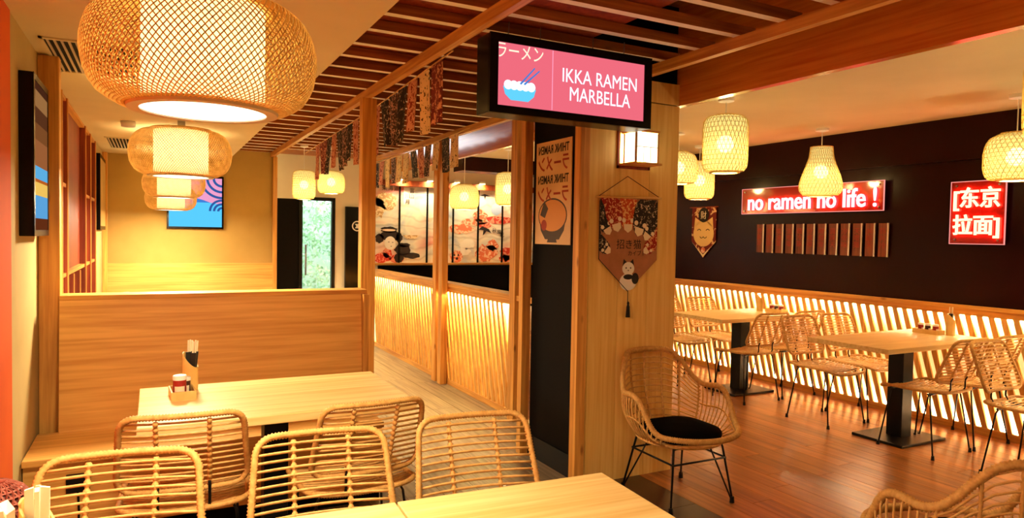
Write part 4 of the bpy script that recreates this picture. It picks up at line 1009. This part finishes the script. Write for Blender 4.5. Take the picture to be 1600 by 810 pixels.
def setfor(nm, x, y, z, n=4, rz=0):
    c = cup(f'bamboo chopstick cup with a slanted rim on the {nm}', x, y, z, rz=rz)
    rr = random.Random(5)
    for k in range(n):
        a = 2*PI*k/n+.4; sticks(f'pair of chopsticks in a black sleeve, in the cup on the {nm}', x+.010*math.cos(a), y+.010*math.sin(a), z+.006, f'chopsticks on the {nm}', .05+.03*math.cos(a), rz=rr.uniform(-.4,.4), top=.205+.012*rr.random())
setfor('long booth table', .145, 3.36, .75)
tray('small bamboo tray of jars on the long booth table', .108, 3.235, .75, .095, .15, .06)
jar('red spice jar with a white lid in the tray on the long booth table', .098, 3.215, .757, 'spice_red')
jar('dark sauce jar behind the red one in the tray on the long booth table', .122, 3.27, .757, 'spice_dark', .78)
setfor('nearer wainscot table', 5.49, 3.14, .75, 3)
tray('bamboo tray of jars on the nearer table by the wainscot', 5.44, 3.28, .75, .10, .20)
for k, (y, m_) in enumerate(((3.34, 'spice_red'), (3.285, 'spice_dark'), (3.225, 'spice_red'))):
    jar(f'{ORD[k]} jar from the far end of the tray on the nearer wainscot table', 5.44, y, .757, m_, .8)
c = cup('bamboo cup on the farther table by the wainscot', 5.42, 4.97, .75)
tray('bamboo tray of jars on the farther table by the wainscot', 5.50, 4.83, .75, .10, .20)
for k, (y, m_) in enumerate(((4.89, 'spice_red'), (4.835, 'spice_dark'), (4.775, 'spice_red'))):
    jar(f'{ORD[k]} jar from the far end of the tray on the farther wainscot table', 5.50, y, .757, m_, .8)
# napkins and chopsticks in the lower left corner
hb = thing('napkin_box', 'cream napkin holder at the lower left corner on the foreground table', 'napkin holder', (-.292, 1.60, .745), .3)
for a in ((-.06,.06,-.045,-.04),(-.06,.06,.04,.045),(-.06,-.055,-.04,.04),(.055,.06,-.04,.04)): MB().box(*a, 0, .12).build('side', 'bamboo', hb)
MB().box(-.06,.06,-.045,.045,-.0,.004).build('bottom', 'bamboo', hb)
for k in range(6):
    x = -.045+.018*k; MB().hexa([(x-.006,-.036,.006),(x+.006,-.036,.006),(x+.006,.036,.006),(x-.006,.036,.006),(x-.010,-.04,.175+.006*math.sin(k*2)),(x+.004,-.04,.18),(x+.004,.04,.175),(x-.010,.04,.17)]).build('napkin', 'napkin', hb)
cup('bamboo cup of chopsticks at the lower left corner on the foreground table', -.212, 1.685, .75, .12)
for k in range(4):
    a = k*1.6; t = thing('chopsticks', 'pale paper-wrapped chopsticks in the cup at the lower left corner', 'chopsticks', (-.212+.012*math.cos(a), 1.685+.012*math.sin(a), .756), a, 'chopsticks at the lower left corner')
    MB().hexa([(-.008,-.004,0),(.008,-.004,0),(.008,.004,0),(-.008,.004,0),(-.006,-.004,.172),(.010,-.004,.168),(.010,.004,.168),(-.006,.004,.172)]).build('sleeve', 'napkin', t)
# glass rack on the far booth table
tr_ = tray('small tray of jars just visible over the booth back', -.265, 7.0, .75, .2, .16)
jar('pale jar in the tray just visible over the booth back', -.315, 7.0, .757, 'cream', 1.5); jar('dark jar in the tray just visible over the booth back', -.215, 7.0, .757, 'spice_dark', 1.6)
